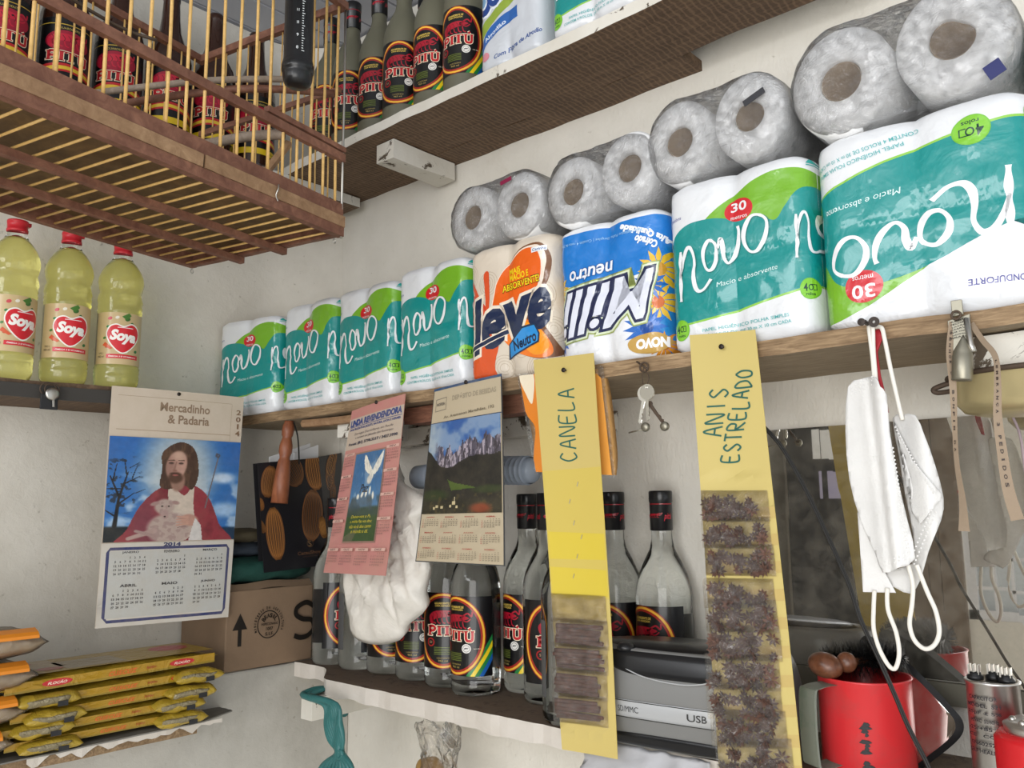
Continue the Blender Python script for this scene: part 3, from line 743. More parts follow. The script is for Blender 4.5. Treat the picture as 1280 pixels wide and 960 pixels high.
# ---- packs lying on top with roll ends to the front
def lying_pack(label, seed, xl, xr, z0, h, tilt=0, crush=(0,0), deep=.20):
    wd = (xr-xl)/2; r = h/2
    t = thing('toilet_paper_pack', label, 'toilet paper', ((xl+xr)/2, YF+deep/2, z0), 0, 'packs lying on top of the standing packs')
    base_ = Vector(((xl+xr)/2, YF, z0))
    rr = min(wd/2*1.02, r)
    for i,s in enumerate((-1,1)):
        cx = s*wd/2; rx = wd/2*.985; rz_ = r*.985
        for row in (0,):
            bm = NB(); n = 40; prof = []
            core = .40*min(rx,rz_)
            def ring(fx, fz, y, cr=0):
                vs = []
                for k in range(n):
                    a = 2*pi*k/n; dx = cos(a)*fx; dz = sin(a)*fz
                    if cr: 
                        q = 1 - crush[i]*max(0, sin(a)*.7+cos(a)*.5)**3; dx *= q; dz *= q
                    vs.append(bm.verts.new(base_+Vector((cx+dx, y, r+dz+tilt*s))))
                return vs
            R0 = [ring(core,core,.1,1), ring(core,core*1.02,.002,1), ring(core*1.08,core*1.1,-.001,1), ring(rx*.6,rz_*.62,-.003), ring(rx*.93,rz_*.93,.0), ring(rx,rz_,.006), ring(rx,rz_,.09), ring(rx*.94,rz_*.94,.0965), ring(rx,rz_,.101), ring(rx*1.0,rz_,.185), ring(rx*.9,rz_*.9,.19)]
            for A,B in zip(R0,R0[1:]):
                for k in range(n): bm.faces.new((A[k],A[(k+1)%n],B[(k+1)%n],B[k]))
            bmesh.ops.recalc_face_normals(bm, faces=bm.faces)
            ro = obj('roll', bm, M_tissue, t, True)
            bm = NB()
            A = ring(core*.99,core*.99,.1,1); B = ring(core*.99,core*.99,.004,1); Cc = ring(core*.93,core*.93,.004,1); Dd = ring(core*.93,core*.93,.1,1)
            for X,Y in ((A,B),(B,Cc),(Cc,Dd)):
                for k in range(n): bm.faces.new((X[k],X[(k+1)%n],Y[(k+1)%n],Y[k]))
            bm.faces.new(Dd)
            bmesh.ops.recalc_face_normals(bm, faces=bm.faces)
            obj('core', bm, M_core, ro, True)
    # film: stadium hull, gathered and creased over the roll ends
    bm = NB(); n = 96
    per = [(wd/2+wd/2*cos(-pi/2+pi*i/36), sin(-pi/2+pi*i/36)) for i in range(37)]+[(wd/2-wd*i/12, 1-.05*sin(pi*i/12)) for i in range(1,12)]
    per += [(-wd/2+wd/2*cos(pi/2+pi*i/36), sin(pi/2+pi*i/36)) for i in range(37)]+[(-wd/2+wd*i/12, -1+.05*sin(pi*i/12)) for i in range(1,12)]
    n = len(per)
    prev = None
    for sc_, y in ((0,-.003),(.25,-.004),(.5,-.006),(.75,-.0065),(.93,-.005),(1.0,.004),(1.012,.02),(1.012,.10),(1.012,.18),(.9,.197)):
        row = []
        for k in range(n):
            X,Z = per[k][0]*sc_, per[k][1]*r*sc_
            nv = noise.noise_vector(Vector((X*55+seed*7, Z*55, y*40)))
            row.append(bm.verts.new(base_+Vector((X+nv[0]*.0012, y-abs(nv[1])*.004*(1 if y<.01 else .4), r+Z+nv[2]*.0012))) if sc_ else None)
        if sc_ == 0: cen = bm.verts.new(base_+Vector((0,y,r))); prev = cen; continue
        for k in range(n):
            if isinstance(prev, list): bm.faces.new((prev[k],prev[(k+1)%n],row[(k+1)%n],row[k]))
            else: bm.faces.new((prev,row[(k+1)%n],row[k]))
        prev = row
    bmesh.ops.recalc_face_normals(bm, faces=bm.faces)
    obj('film', bm, M_clear, t, True)
    return t
topz = ZM+.203
lying_pack('film-wrapped pair of roll ends lying above the orange pack, with a dark red mark', 1, .545, .737, topz+.003, .104, -.002)
lying_pack('film-wrapped pair of roll ends lying above the blue pack', 2, .741, .930, topz-.001, .104, .004)
lying_pack('film-wrapped pair of roll ends lying on the upright large teal pack', 3, .911, 1.102, topz+.014, .112, .002, (.0,.15))
t4 = lying_pack('largest film-wrapped pair of roll ends lying on the upside-down pack', 4, 1.106, 1.335, topz+.016, .128, .003, (0,.45))
d = Deco(); d.rect(0,0,1,1,'158f86'); d.ell(.5,.6,.25,.3,'6fc7bf'); 
d.build('printed_side', lambda u,v,n: Vector((1.3375+n, -.165+u*.13, topz+.03+v*.07)), M_film, t4, 4, 4, world=True)
def mark(label, u, v, w_, h_, col, rot=0, yy=YF-.0085):
    p = P(u,v,y=yy); bm = NB(); c,s = cos(rot), sin(rot)
    vs = [bm.verts.new(p+Vector((a*c-b*s, dy, a*s+b*c))) for dy in (0,.0006) for a,b in ((-w_,-h_),(w_,-h_),(w_,h_),(-w_,h_))]
    bm.faces.new(vs[0:4]); bm.faces.new(vs[4:][::-1])
    for k in range(4): bm.faces.new((vs[k],vs[4+k],vs[4+(k+1)%4],vs[(k+1)%4]))
    return bm
for (lab,u,v,w_,h_,c,rz) in (('dark red mark on the film',632,226,.011,.003,(.22,.01,.05),.15),('black tape scrap on the film',942,121,.014,.004,(.03,.03,.035),.35),('navy mark on the film',1243,86,.008,.008,(.02,.025,.12),.4)):
    par = [o for o in bpy.data.objects if o.get('category')=='toilet paper' and o.get('group')=='packs lying on top of the standing packs'][{632:0,942:2,1243:3}[u]]
    q = obj('film_mark', mark(lab,u,v,w_,h_,c,rz), mat('mark_%d'%u, c, .4), par); q['label'] = lab

# ---- packs on the top shelf
def cotton_art(asp):
    d = Deco(); d.rect(0,0,1,1,'c9cdd3',0)
    d.poly([(-.02,.52),(.25,.62),(.55,.80),(.8,.9),(1.02,.95),(1.02,1.02),(-.02,1.02)],'7fa9cc')
    d.poly(spline([(-.02,.20),(.15,.32),(.4,.46),(.7,.58),(1.02,.64)],5)+spline([(1.02,.72),(.7,.66),(.4,.56),(.15,.44),(-.02,.34)],5),'8fa53a')
    d.poly(spline([(.12,.16),(.25,.26),(.45,.34),(.6,.37)],5)+spline([(.6,.47),(.42,.44),(.22,.36),(.08,.22)],5),'2b62ab')
    d.text('Algodão',.33,.33,.30,.05,'dfe8f2',rot=.5,asp=asp,off=.02)
    for of,c in ((.12,'e7ecf3'),(.05,'1e3f86')): d.text('Cotton',.42,.72,.80,.24,c,off=of,shear=.1,rot=.42,asp=asp,grow=.03)
    d.text('Pop',.75,.62,.26,.12,'1e3f86',off=.06,rot=.42,asp=asp)
    d.text('Com Fibra de Algodão',.62,.135,.60,.05,'2a4f93',off=.02,shear=.3,rot=.16,asp=asp)
    d.ell(.2,.14,.06,.04,'d88a96')
    return d
tt = make_pack('blue and grey toilet paper pack with green swoosh on the top shelf', 21, cotton_art(.135/.19), W=.136, H=.19, D=.14, body=M_quilt)
tt.location = (.668,YF+.075,ZT); tt['group'] = 'packs on the top shelf'
for i,(x0,x1) in enumerate(((.747,.905),(.908,1.07),(1.073,1.235))):
    tt = make_pack(('teal and white pack on the top shelf, beside the blue and grey pack','second teal and white pack on the top shelf, only its foot in view','third teal and white pack on the top shelf, cut by the picture top')[i], 31+i, novo_art(.158/.2), W=x1-x0, H=.2)
    tt.location = ((x0+x1)/2, YF+.078, ZT); tt['group'] = 'packs on the top shelf'
# ================================================================== bottles
def pitu(d, cx, cy, w_, h_, asp=1.0):
    """the brand word in slab-serif capitals"""
    def L(col, g):
        lay = d.layer+1; lw = .085*w_
        def bar(x0,y0,x1,y1,wd=lw):
            dx,dy = (x1-x0)*w_,(y1-y0)*h_
            d.stroke([(cx+(x0-.5)*w_,cy+(y0-.5)*h_),(cx+(x1-.5)*w_,cy+(y1-.5)*h_)], wd+g, col, lay, asp, sm=False)
        hh = lambda x0,x1,y: d.rect(cx+(x0-.5)*w_-g/2,cy+(y-.5)*h_-.045*h_-g/2,cx+(x1-.5)*w_+g/2,cy+(y-.5)*h_+.045*h_+g/2,col,lay)
        bar(.08,.0,.08,1); hh(0,.17,.04); hh(0,.14,.96)
        d.stroke([(cx+(a-.5)*w_,cy+(b-.5)*h_) for a,b in ((.08,.93),(.20,.93),(.26,.72),(.20,.50),(.08,.50))], lw*.8+g, col, lay, asp)
        bar(.38,.0,.38,1); hh(.31,.45,.04); hh(.31,.45,.96)
        bar(.59,.0,.59,1); hh(.52,.66,.04); hh(.47,.72,.95); bar(.475,.80,.475,.98,lw*.5); bar(.715,.80,.715,.98,lw*.5)
        d.stroke([(cx+(a-.5)*w_,cy+(b-.5)*h_) for a,b in ((.80,.97),(.80,.30),(.83,.08),(.89,.04),(.95,.10),(.97,.30),(.97,.97))], lw*.8+g, col, lay, asp, n=4)
        hh(.75,.86,.96); hh(.92,1.02,.96); bar(.87,1.10,.93,1.26,lw*.7)
        d.layer = lay
    L('f3e6c8', .018); L('c3242b', 0)
def cray(d, cx, cy, s, col='a31226', asp=1.0):
    T = lambda pts: [(cx+a*s, cy+b*s) for a,b in pts]
    l = d.layer+1
    d.poly(T(spline([(-.9,-.25),(-.95,.1),(-.6,.35),(-.1,.42),(.45,.40),(.9,.25),(.6,.12),(.2,.05),(-.2,.0),(-.55,-.1),(-.7,-.4)],4,True)), col, l)
    for k in range(5): d.stroke(T([(-.7+.3*k,.05),(-.62+.3*k,-.25),(-.45+.3*k,-.32)]), .035*s*2, col, l, asp)
    d.stroke(T([(.4,.25),(.8,.5),(1.05,.35),(1.1,.6)]), .09*s, col, l, asp); d.stroke(T([(.3,.2),(.75,.05),(1.0,.2)]), .07*s, col, l, asp)
    d.layer = l
    for k in range(5): d.stroke(T([(-.75+.28*k,.32),(-.62+.28*k,.15),(-.66+.28*k,-.02)]), .03*s, '4a0710', l+1, asp, n=3)
    d.ell(cx+.35*s,cy+.27*s,.06*s,.05*s,'10080a',l+1,n=10); d.layer = l+1
def label_std():
    d = Deco(); d.rect(0,0,1,1,'0c0b0d',0)
    d.poly([(.80,.0),(.86,0),(1,.20),(1,.28)],'1d5fae'); d.poly([(.74,0),(.80,0),(1,.28),(1,.36)],'1f7f3e',d.layer); d.poly([(.68,0),(.74,0),(1,.36),(1,.44)],'f1d21f',d.layer)
    d.poly([(.62,0),(.68,0),(1,.44),(1,.52)],'1f7f3e',d.layer)
    d.ell(.46,.5,.44,.50,'8e1a16'); d.ell(.46,.5,.425,.488,'f0b63a'); d.ell(.46,.5,.395,.462,'a2261a'); d.ell(.46,.5,.365,.435,'0b0a0b')
    d.text('AGUARDENTE DE',.46,.86,.26,.028,'e6c65a',off=.02); d.text('CANA ADOÇADA',.46,.825,.24,.028,'e6c65a',off=.02)
    cray(d,.46,.67,.23,'a8142a'); pitu(d,.47,.50,.52,.13)
    d.ell(.27,.345,.065,.058,'9c1c1c'); d.ell(.27,.345,.045,.04,'160c0c'); d.text('51',.27,.345,.04,.03,'c9a07a')
    d.ell(.63,.345,.065,.058,'e9e6e0'); d.ell(.63,.345,.05,.044,'8b8b88'); d.ell(.63,.345,.042,.037,'e9e6e0'); cray(d,.63,.343,.03,'5b5b60')
    for i in range(5): d.rect(.33,.275-.022*i,.56,.286-.022*i,'5f6a2c',d.layer)
    d.text('CONTEÚDO',.46,.145,.18,.022,'b9a35a'); d.text('965 ml',.46,.108,.13,.025,'b9a35a')
    d.text('IND. BRAS.',.78,.345,.10,.016,'d9d2c0')
    return d
def label_dark():
    d = Deco(); d.rect(0,0,1,1,'0c0b0d',0)
    d.rect(0,.90,1,.912,'caa93a'); d.text('AGUARDENTE',.5,.85,.3,.03,'c9b25a')
    d.ell(.5,.66,.30,.16,'a11430'); cray(d,.48,.66,.26,'c8203a'); pitu(d,.5,.44,.56,.14)
    d.poly(spline([(0,.14),(.5,.22),(1,.14)],6)+spline([(1,.26),(.5,.34),(0,.26)],6),'c2272b'); d.poly(spline([(0,.17),(.5,.25),(1,.17)],6)+spline([(1,.22),(.5,.30),(0,.22)],6),'e8c33a')
    d.rect(0,0,1,.10,'e6c422'); d.text('965 ml',.8,.05,.12,.04,'222222')
    return d
BR = .041
def make_bottle(kind):
    t = thing('glass_bottle', 'bottle', 'bottle')
    if kind == 'clear':
        prof = [(0,.004),(.030,.002),(.037,.0),(.0405,.006),(.041,.014),(.0402,.020),(.041,.026),(.041,.150),(.0412,.158),(.0405,.172),(.036,.190),(.027,.210),(.0185,.226),(.0155,.240),(.0150,.262),(.0150,.300),(0,.300)]
        gm = M_glass
    elif kind == 'dusty':
        prof = [(0,.004),(.030,.002),(.037,0),(.0405,.006),(.041,.014),(.041,.158),(.0405,.172),(.036,.190),(.027,.210),(.0185,.226),(.0155,.240),(.0150,.30),(0,.30)]; gm = M_glassdusty
    else:
        prof = [(0,.004),(.028,.002),(.036,0),(.0395,.006),(.040,.014),(.040,.165),(.037,.182),(.028,.200),(.020,.222),(.0165,.25),(.0145,.285),(.0155,.287),(.0155,.297),(.013,.300),(0,.300)]; gm = M_glassamber
    bm = NB(); lathe(bm, prof, 40, caps=False); bmesh.ops.recalc_face_normals(bm, faces=bm.faces)
    obj('glass_body', bm, gm, t, True)
    if kind != 'amber':
        bm = NB(); lathe(bm, [(.0156,.252),(.0168,.253),(.0168,.292),(.0175,.293),(.0175,.3065),(.0165,.3085),(0,.3085)], 32, caps=False)
        cp = obj('cap', bm, M_black, t, True)
        d = Deco(); d.rect(0,0,0.01,.01,'101010',0) if False else None
        d.rect(0,.93,1,.97,'8e1520'); cray(d,.5,.5,.2,'b0182a'); d.text('pitú',.12,.45,.2,.3,'b0182a',off=.02,shear=.3); d.text('pitú',.86,.45,.2,.3,'b0182a',off=.02,shear=.3)
        d.build('cap_print', lambda u,v,n: Vector((-(.0168+n)*sin(pi*1.2*(.5-u)), -(.0168+n)*cos(pi*1.2*(.5-u)), .2545+v*.037)), M_label, cp, 12, 1, world=True)
    art = label_dark() if kind == 'amber' else label_std()
    r_ = .0403 if kind == 'amber' else .0413
    A = 2.9; z0,z1 = (.030,.150)
    art.build('label', lambda u,v,n: Vector((-(r_+n)*sin(A*(.5-u)), -(r_+n)*cos(A*(.5-u)), z0+(z1-z0)*v)), M_label, t, 26, 1, eps=.00006, n0=.0001)
    if kind == 'clear':      # plain paper back of the label seen through the glass
        bm = NB(); grid(bm, lambda u,v: Vector((-(.0408)*sin(1.6*(.5-u)), (.0408)*cos(1.6*(.5-u)), .034+.10*v)), 14, 1); 
        for v_ in bm.verts: v_.co.x *= 1.012; v_.co.y *= 1.012
        obj('back_label', bm, mat('back_label_paper',(.09,.09,.09),.6), t, True)
    return t
B_clear, B_dusty, B_amber = make_bottle('clear'), make_bottle('dusty'), make_bottle('amber')
def face_cam(x, y): return atan2(CAM[0]-x, -(CAM[1]-y))          # rotation that turns a -Y facing label to the camera
G1 = 'clear bottles on the low plastered shelf'
low = [(.110,-.085,.9,'clear bottle with torn label next to the cardboard box'),
       (.188,-.083,1.5,'clear bottle half hidden behind the pink calendar, second from the carton'),
       (.267,-.080,.25,'clear bottle whose label foot shows under the white plastic bag'),
       (.347,-.082,-.15,'clear bottle just right of the white plastic bag'),
       (.427,-.088,-.10,'clear bottle with full black oval label under the mountain calendar'),
       (.506,-.104,-.75,'clear bottle below the right corner of the mountain calendar, label turned left'),
       (.558,-.036,-.95,'clear bottle behind, its black cap right beside the mountain calendar'),
       (.634,-.076,.35,'clear bottle whose red brand word shows left of the cinnamon strip'),
       (.733,-.152,1.35,'clear bottle standing in front behind the cinnamon strip, side label showing'),
       (.716,-.0,0,None),
       (.817,-.042,-.75,'clear bottle standing alone against the wall behind the radio')]
for x,y,rz,lab in low:
    if lab is None: continue
    place(B_clear, (x,y,ZL+.0005), face_cam(x,y)+rz, lab, G1).scale = (.97,.97,1)
place(B_clear, (.7345,-.042+.0,ZL+.0005), .2, 'clear bottle directly right of the cinnamon strip, farther back', G1)
bpy.data.objects  # keep two caps apart
G2 = 'dusty bottles on the high shelf of the back wall'
labs = ['dusty bottle on the high shelf touching the blue and grey pack','dusty bottle on the high shelf, second left of the blue and grey pack','dusty bottle on the high shelf, third left of the blue and grey pack','dusty bottle on the high shelf, fourth left of the blue and grey pack','dusty bottle on the high shelf, just right of the cage corner','dusty bottle on the high shelf, first one seen through the cage','dusty bottle on the high shelf, second one seen through the cage','dusty bottle on the high shelf seen behind the black tube','dusty bottle nearest the room corner on the high shelf']
for i,(px) in enumerate((.532,.453,.374,.298,.222,.146)):
    x = px; y = YF+.048+(.004 if i%2 else 0)
    place(B_dusty, (x,y,ZT+.0005), face_cam(x,y)+(-.35,-.5,-.15,-.3,-.2,-.2)[i], labs[i], G2).scale = (.92,.92,1)
for i,px in enumerate((.492,.414,.336,.260,.184)):
    place(B_dusty, (px,-.062,ZT+.0005), face_cam(px,-.062)+.3*i, 'back row bottle on the high shelf, %s' % ('behind the first and second front bottles','behind the second and third front bottles','behind the third and fourth front bottles','behind the fourth and fifth front bottles','its neck just right of the cage')[i], G2)
G3 = 'dark bottles on the high left shelf behind the cage'
for i,y in enumerate((-.245,-.335,-.425,-.515,-.605,-.695,-.785)):
    lab = 'dark bottle behind the cage, %s' % ('nearest the room corner','second from the room corner','third from the room corner','fourth from the room corner','fifth from the room corner','sixth from the room corner','seventh from the room corner, at the picture edge')[i]
    place(B_amber, (.030,y,.6575), face_cam(.035,y)+(.1,-.1,.15,-.15,.1,0,.1)[i], lab, G3)
# black-capped bottles also stand behind the black tube on that shelf
# ------------------------------------------------------------------ oil bottles
def make_oil():
    t = thing('oil_bottle','oil','bottle')
    pr = [(0,.003),(.024,.002),(.031,0),(.0355,.012),(.0365,.024),(.0355,.027),(.0365,.031),(.0358,.035),(.0368,.038),(.0352,.041),(.0352,.134),(.0366,.138),(.0352,.142),(.0366,.146),(.0352,.150),(.0370,.156),(.0362,.165),(.0337,.171),(.0356,.178),(.0374,.190),(.0362,.200),(.0318,.212),(.0245,.2235),(.0175,.232)]
    top = [(.0175,.232),(.0145,.238),(.0138,.246),(.0138,.252),(0,.252)]
    seg = 48
    bm = NB(); vs = lathe(bm, pr+[(0,.2322)], seg, caps=False)
    for v in vs:                                       # ribbed, scalloped foot and grip dents
        a = atan2(v.co.y, v.co.x)
        if v.co.z < .03: s = 1-.05*max(0,cos(a*10))*(1-v.co.z/.03); v.co.x *= s; v.co.y *= s
        if .160 < v.co.z < .180: s = 1-.06*max(0,cos(a*4+.6))**4; v.co.x *= s; v.co.y *= s
    bmesh.ops.recalc_face_normals(bm, faces=bm.faces); bd = obj('oil_filled_body', bm, M_oil, t, True)
    bm = NB(); lathe(bm, [(.0176,.2323)]+top[1:], seg, caps=True); obj('empty_neck', bm, M_pet, t, True)
    bm = NB(); lathe(bm, [(.0148,.243),(.0158,.244),(.0158,.2475),(.0150,.248),(.0152,.258),(.0158,.2585),(.0155,.262),(0,.262)], 32, caps=False)
    box(bm,(.012,-.005,.256),(.019,.005,.2615)); obj('cap', bm, M_redcap, t, True)
    d = Deco(); d.rect(0,0,1,1,'c9b184',0); d.rect(0,0,.06,1,'8f8a78')
    for cx,cy,r,c in ((.30,.72,.03,'2f7d3a'),(.62,.88,.05,'3e6b2f'),(.70,.80,.03,'2c6b2f'),(.33,.88,.04,'c94a52'),(.45,.9,.035,'e8e2d2'),(.25,.5,.03,'4b7d3a'),(.8,.27,.035,'2d6f38'),(.3,.33,.03,'b5552a'),(.62,.24,.03,'ddd6b8')): d.ell(cx,cy,r,r*.8,c,None,.5,n=12)
    d.poly([(.22,.36),(.27,.42),(.40,.30),(.36,.28)],'d0552a'); d.poly([(.52,.92),(.60,.86),(.68,.95),(.64,1.0)],'4a7a34')
    d.poly(spline([(.56,.20),(.38,.34),(.28,.55),(.32,.72),(.44,.78),(.56,.74),(.70,.80),(.83,.72),(.85,.55),(.75,.36)],5,True),'f4efe6')
    d.poly(spline([(.56,.225),(.40,.35),(.30,.55),(.335,.70),(.44,.755),(.56,.715),(.70,.775),(.81,.70),(.83,.55),(.735,.37)],5,True),'d2202c')
    d.text('Soya',.565,.52,.44,.27,'f7f4ee',off=.055,shear=.15,rot=-.10)
    d.rect(.46,.70,.72,.714,'f2dfe0'); d.rect(.30,.11,.84,.19,'cf2432'); d.text('ÔMEGA 3 E VITAMINA E',.57,.15,.46,.035,'f5e9e4',off=.02)
    d.text('TIPO 1',.20,.20,.10,.035,'4a4232'); d.text('900 ml',.20,.14,.12,.04,'3a3428')
    d.build('label', lambda u,v,n: Vector((-(.0356+n)*sin(2.7*(.5-u)), -(.0356+n)*cos(2.7*(.5-u)), .042+.090*v)), M_label, t, 24, 1, eps=.00006, n0=.0006)
    return t
B_oil = make_oil()
for i,y in enumerate((-.645,-.561,-.474)):
    place(B_oil, (-.002,y,.2055), face_cam(0,y)+(.35,.05,.05)[i], ('yellow oil bottle at the left edge of the picture','yellow oil bottle in the middle of the three','yellow oil bottle nearest the room corner')[i], 'oil bottles on the left shelf')

# ================================================================== sheets on nails
def sheet(name, label, cat, F, m_or_none, th=.0005, nu=4, nv=12, loc=None, cols=None, group=None):
    p0 = F(.5,.0,0); t = thing(name, label, cat, p0 if loc is None else loc, 0, group)
    bm = NB(); slab(bm, F, nu, nv, th); obj('page', bm, m_or_none, t)
    return t
def month(d, cx, cy, w_, h_, title, col, tc, start, n, asp, hcol=None):
    if hcol: d.rect(cx-w_/2,cy+h_*.36,cx+w_/2,cy+h_*.5,hcol)
    d.text(title, cx, cy+h_*.43, w_*.5, h_*.09, tc, off=.02)
    rows = []; cur = ['  ']*start
    for k in range(1,n+1):
        cur.append('%2d'%k)
        if len(cur)==7: rows.append(cur); cur = []
    if cur: rows.append(cur+['  ']*(7-len(cur)))
    L = d.layer+1
    for r,row in enumerate(rows):
        for c_,s_ in enumerate(row):
            if s_.strip():
                ww = w_/7*.62*(1 if len(s_.strip())==2 else .5)
                d.text(s_.strip(), cx-w_/2+w_*(c_+.5)/7, cy+h_*(.26-.13*r), ww, h_*.075, tc if c_==0 else col, off=.02, layer=L, res=1)
    d.layer = L
# ---- helpers for painted pictures
def sm(x, a, b): t = np.clip((x-a)/(b-a),0,1); return t*t*(3-2*t)
def mE(U,V,cx,cy,rx,ry,soft=.15,rot=0):
    c,s = cos(rot), sin(rot); x = (U-cx)*c+(V-cy)*s; y = -(U-cx)*s+(V-cy)*c
    return 1-sm(np.sqrt((x/rx)**2+(y/ry)**2), 1-soft, 1+soft)
def mP(U,V,pts):
    ins = np.zeros(U.shape,bool); n = len(pts)
    for i in range(n):
        x0,y0 = pts[i]; x1,y1 = pts[(i+1)%n]
        if y0 == y1: continue
        c = ((V>=min(y0,y1))&(V<max(y0,y1))); xi = x0+(V-y0)*(x1-x0)/(y1-y0); ins ^= (c&(U<xi))
    return ins.astype(float)
def mS(U,V,x0,y0,x1,y1,w0,w1=None):
    w1 = w0 if w1 is None else w1; dx,dy = x1-x0,y1-y0; t = np.clip(((U-x0)*dx+(V-y0)*dy)/(dx*dx+dy*dy),0,1)
    dd = np.hypot(U-x0-t*dx, V-y0-t*dy); ww = w0+(w1-w0)*t; return 1-sm(dd, ww*.6, ww*1.2)
def vn(U,V,s,seed=0,oc=4):
    rng = np.random.RandomState(seed); out = np.zeros(U.shape); amp = 1; tot = 0
    for o_ in range(oc):
        g = rng.rand(130,130); x = U*s*2**o_; y = V*s*2**o_; xi = np.floor(x).astype(int)%128; yi = np.floor(y).astype(int)%128
        fx = x-np.floor(x); fy = y-np.floor(y); fx = fx*fx*(3-2*fx); fy = fy*fy*(3-2*fy)
        out += amp*((g[xi,yi]*(1-fx)+g[xi+1,yi]*fx)*(1-fy)+(g[xi,yi+1]*(1-fx)+g[xi+1,yi+1]*fx)*fy); tot += amp; amp *= .5
    return out/tot
def over(img, m_, col):
    col = np.array(col if not isinstance(col,str) else [int(col[i:i+2],16)/255 for i in (0,2,4)]); m_ = m_[...,None]
    return img*(1-m_)+col*m_
def SP(pts,n=5): return spline(pts,n,True)
def paint_robe(U,V):
    n = vn(U,V,6,1); n2 = vn(U,V,30,2)
    img = np.zeros(U.shape+(3,)); img[:] = (.18,.42,.68); img = over(img, sm(V,.2,.8)*.0+sm(V,.55,1)*.5, (.12,.36,.66))
    img = over(img, np.clip(sm(n,.52,.72)*sm(.75-V,0,.3),0,1)*.8, (.70,.78,.86))
    img = over(img, mE(U,V,.87,.62,.09,.05,.6)+mE(U,V,.93,.70,.07,.05,.6)*0, (.75,.83,.92)); img = over(img, mE(U,V,.9,.30,.12,.07,.6)*.8, (.7,.8,.9))
    img = over(img, mE(U,V,.51,.70,.27,.42,.45)*.75, (.80,.80,.76))
    img = over(img, sm(.16-V,0,.03)*(U<.3), (.06,.11,.14)); img = over(img, sm(.14-V,0,.03)*(U>.85), (.08,.20,.30))
    for (a,b,c,e,w0) in ((.07,.15,.09,.45,.018),(.09,.42,.02,.62,.010),(.09,.42,.14,.66,.010),(.12,.55,.22,.62,.007),(.08,.35,.19,.46,.008),(.13,.64,.11,.78,.006),(.04,.58,.06,.74,.006),(.17,.60,.20,.72,.005),(.1,.5,.0,.5,.006),(.2,.46,.27,.50,.004),(.15,.70,.22,.76,.004),(.06,.25,.0,.3,.008)):
        img = over(img, mS(U,V,a,b,c,e,w0,w0*.5), (.07,.08,.10))
    img = over(img, np.clip(sm(vn(U,V,26,5),.58,.66)*mE(U,V,.10,.55,.14,.27,.3),0,1)*.7, (.08,.09,.10))
    robe = mP(U,V,SP([(.12,-.05),(.16,.12),(.24,.34),(.36,.50),(.50,.56),(.64,.54),(.76,.42),(.86,.16),(.94,-.05)]))
    img = over(img, robe, (.55,.20,.24)); img = over(img, robe*sm(vn(U,V*.5,9,9),.45,.65)*.6, (.40,.13,.17)); img = over(img, robe*mE(U,V,.28,.15,.1,.25,.6)*.6, (.42,.22,.28))
    img = over(img, mP(U,V,SP([(.44,.54),(.56,.44),(.63,.54),(.64,.34),(.66,.12),(.58,.0),(.48,.1)])), (.78,.72,.66))
    hair = mP(U,V,SP([(.40,.90),(.50,.97),(.60,.93),(.65,.80),(.66,.62),(.62,.50),(.56,.54),(.50,.52),(.42,.50),(.37,.54),(.38,.70),(.37,.82)]))
    img = over(img, hair, (.27,.18,.14)); img = over(img, hair*sm(vn(U*3,V*.6,16,3),.5,.62)*.7, (.38,.27,.20))
    img = over(img, mE(U,V,.505,.58,.055,.10,.2), (.58,.44,.38))
    fc = mE(U,V,.487,.735,.078,.145,.12,-.12); img = over(img, fc, (.72,.56,.50)); img = over(img, fc*mE(U,V,.43,.72,.04,.14,.8)*.55, (.50,.36,.32)); img = over(img, mE(U,V,.50,.83,.05,.04,.6)*.7, (.80,.66,.58))
    img = over(img, mE(U,V,.485,.615,.055,.055,.3,-.1), (.33,.22,.17)); img = over(img, mE(U,V,.482,.652,.040,.012,.4,-.1), (.30,.19,.15)); img = over(img, mE(U,V,.482,.640,.022,.008,.4), (.62,.35,.33))
    img = over(img, mS(U,V,.485,.77,.470,.69,.006,.010)*.7, (.55,.40,.35)); img = over(img, mE(U,V,.477,.685,.016,.009,.5), (.55,.38,.33))
    for ex in (.445,.520): img = over(img, mE(U,V,ex,.758,.018,.009,.4), (.20,.13,.12)); img = over(img, mS(U,V,ex-.022,.785,ex+.022,.787,.005), (.28,.19,.15)); img = over(img, mE(U,V,ex,.748,.018,.006,.6)*.6, (.50,.36,.33))
    lamb = mE(U,V,.47,.12,.17,.15,.15)+mE(U,V,.42,.33,.075,.075,.2); img = over(img, np.clip(lamb,0,1), (.70,.62,.58)); img = over(img, np.clip(lamb,0,1)*sm(n2,.45,.62)*.6, (.55,.45,.44))
    img = over(img, mE(U,V,.345,.36,.035,.018,.3,.4), (.62,.50,.48)); img = over(img, mE(U,V,.50,.37,.03,.018,.3,-.3), (.62,.50,.48)); img = over(img, mE(U,V,.425,.26,.028,.045,.3), (.66,.55,.53))
    for a,b in ((.40,.335),(.45,.335),(.425,.235)): img = over(img, mE(U,V,a,b,.008,.008,.4), (.15,.1,.1))
    img = over(img, mS(U,V,.35,.10,.17,.03,.028,.018), (.66,.56,.53)); img = over(img, mS(U,V,.36,.05,.22,.10,.018,.014), (.60,.50,.48))
    img = over(img, mE(U,V,.62,.20,.07,.055,.2,-.4), (.70,.53,.47))
    for k in range(4): img = over(img, mS(U,V,.60,.225-.02*k,.52,.235-.028*k,.012,.008), (.74,.57,.50)); img = over(img, mS(U,V,.59,.212-.024*k,.53,.218-.03*k,.003), (.45,.3,.28))
    img = over(img, mP(U,V,[(.66,.22),(.71,.15),(.73,.0),(.62,.0),(.64,.12)]), (.80,.78,.76))
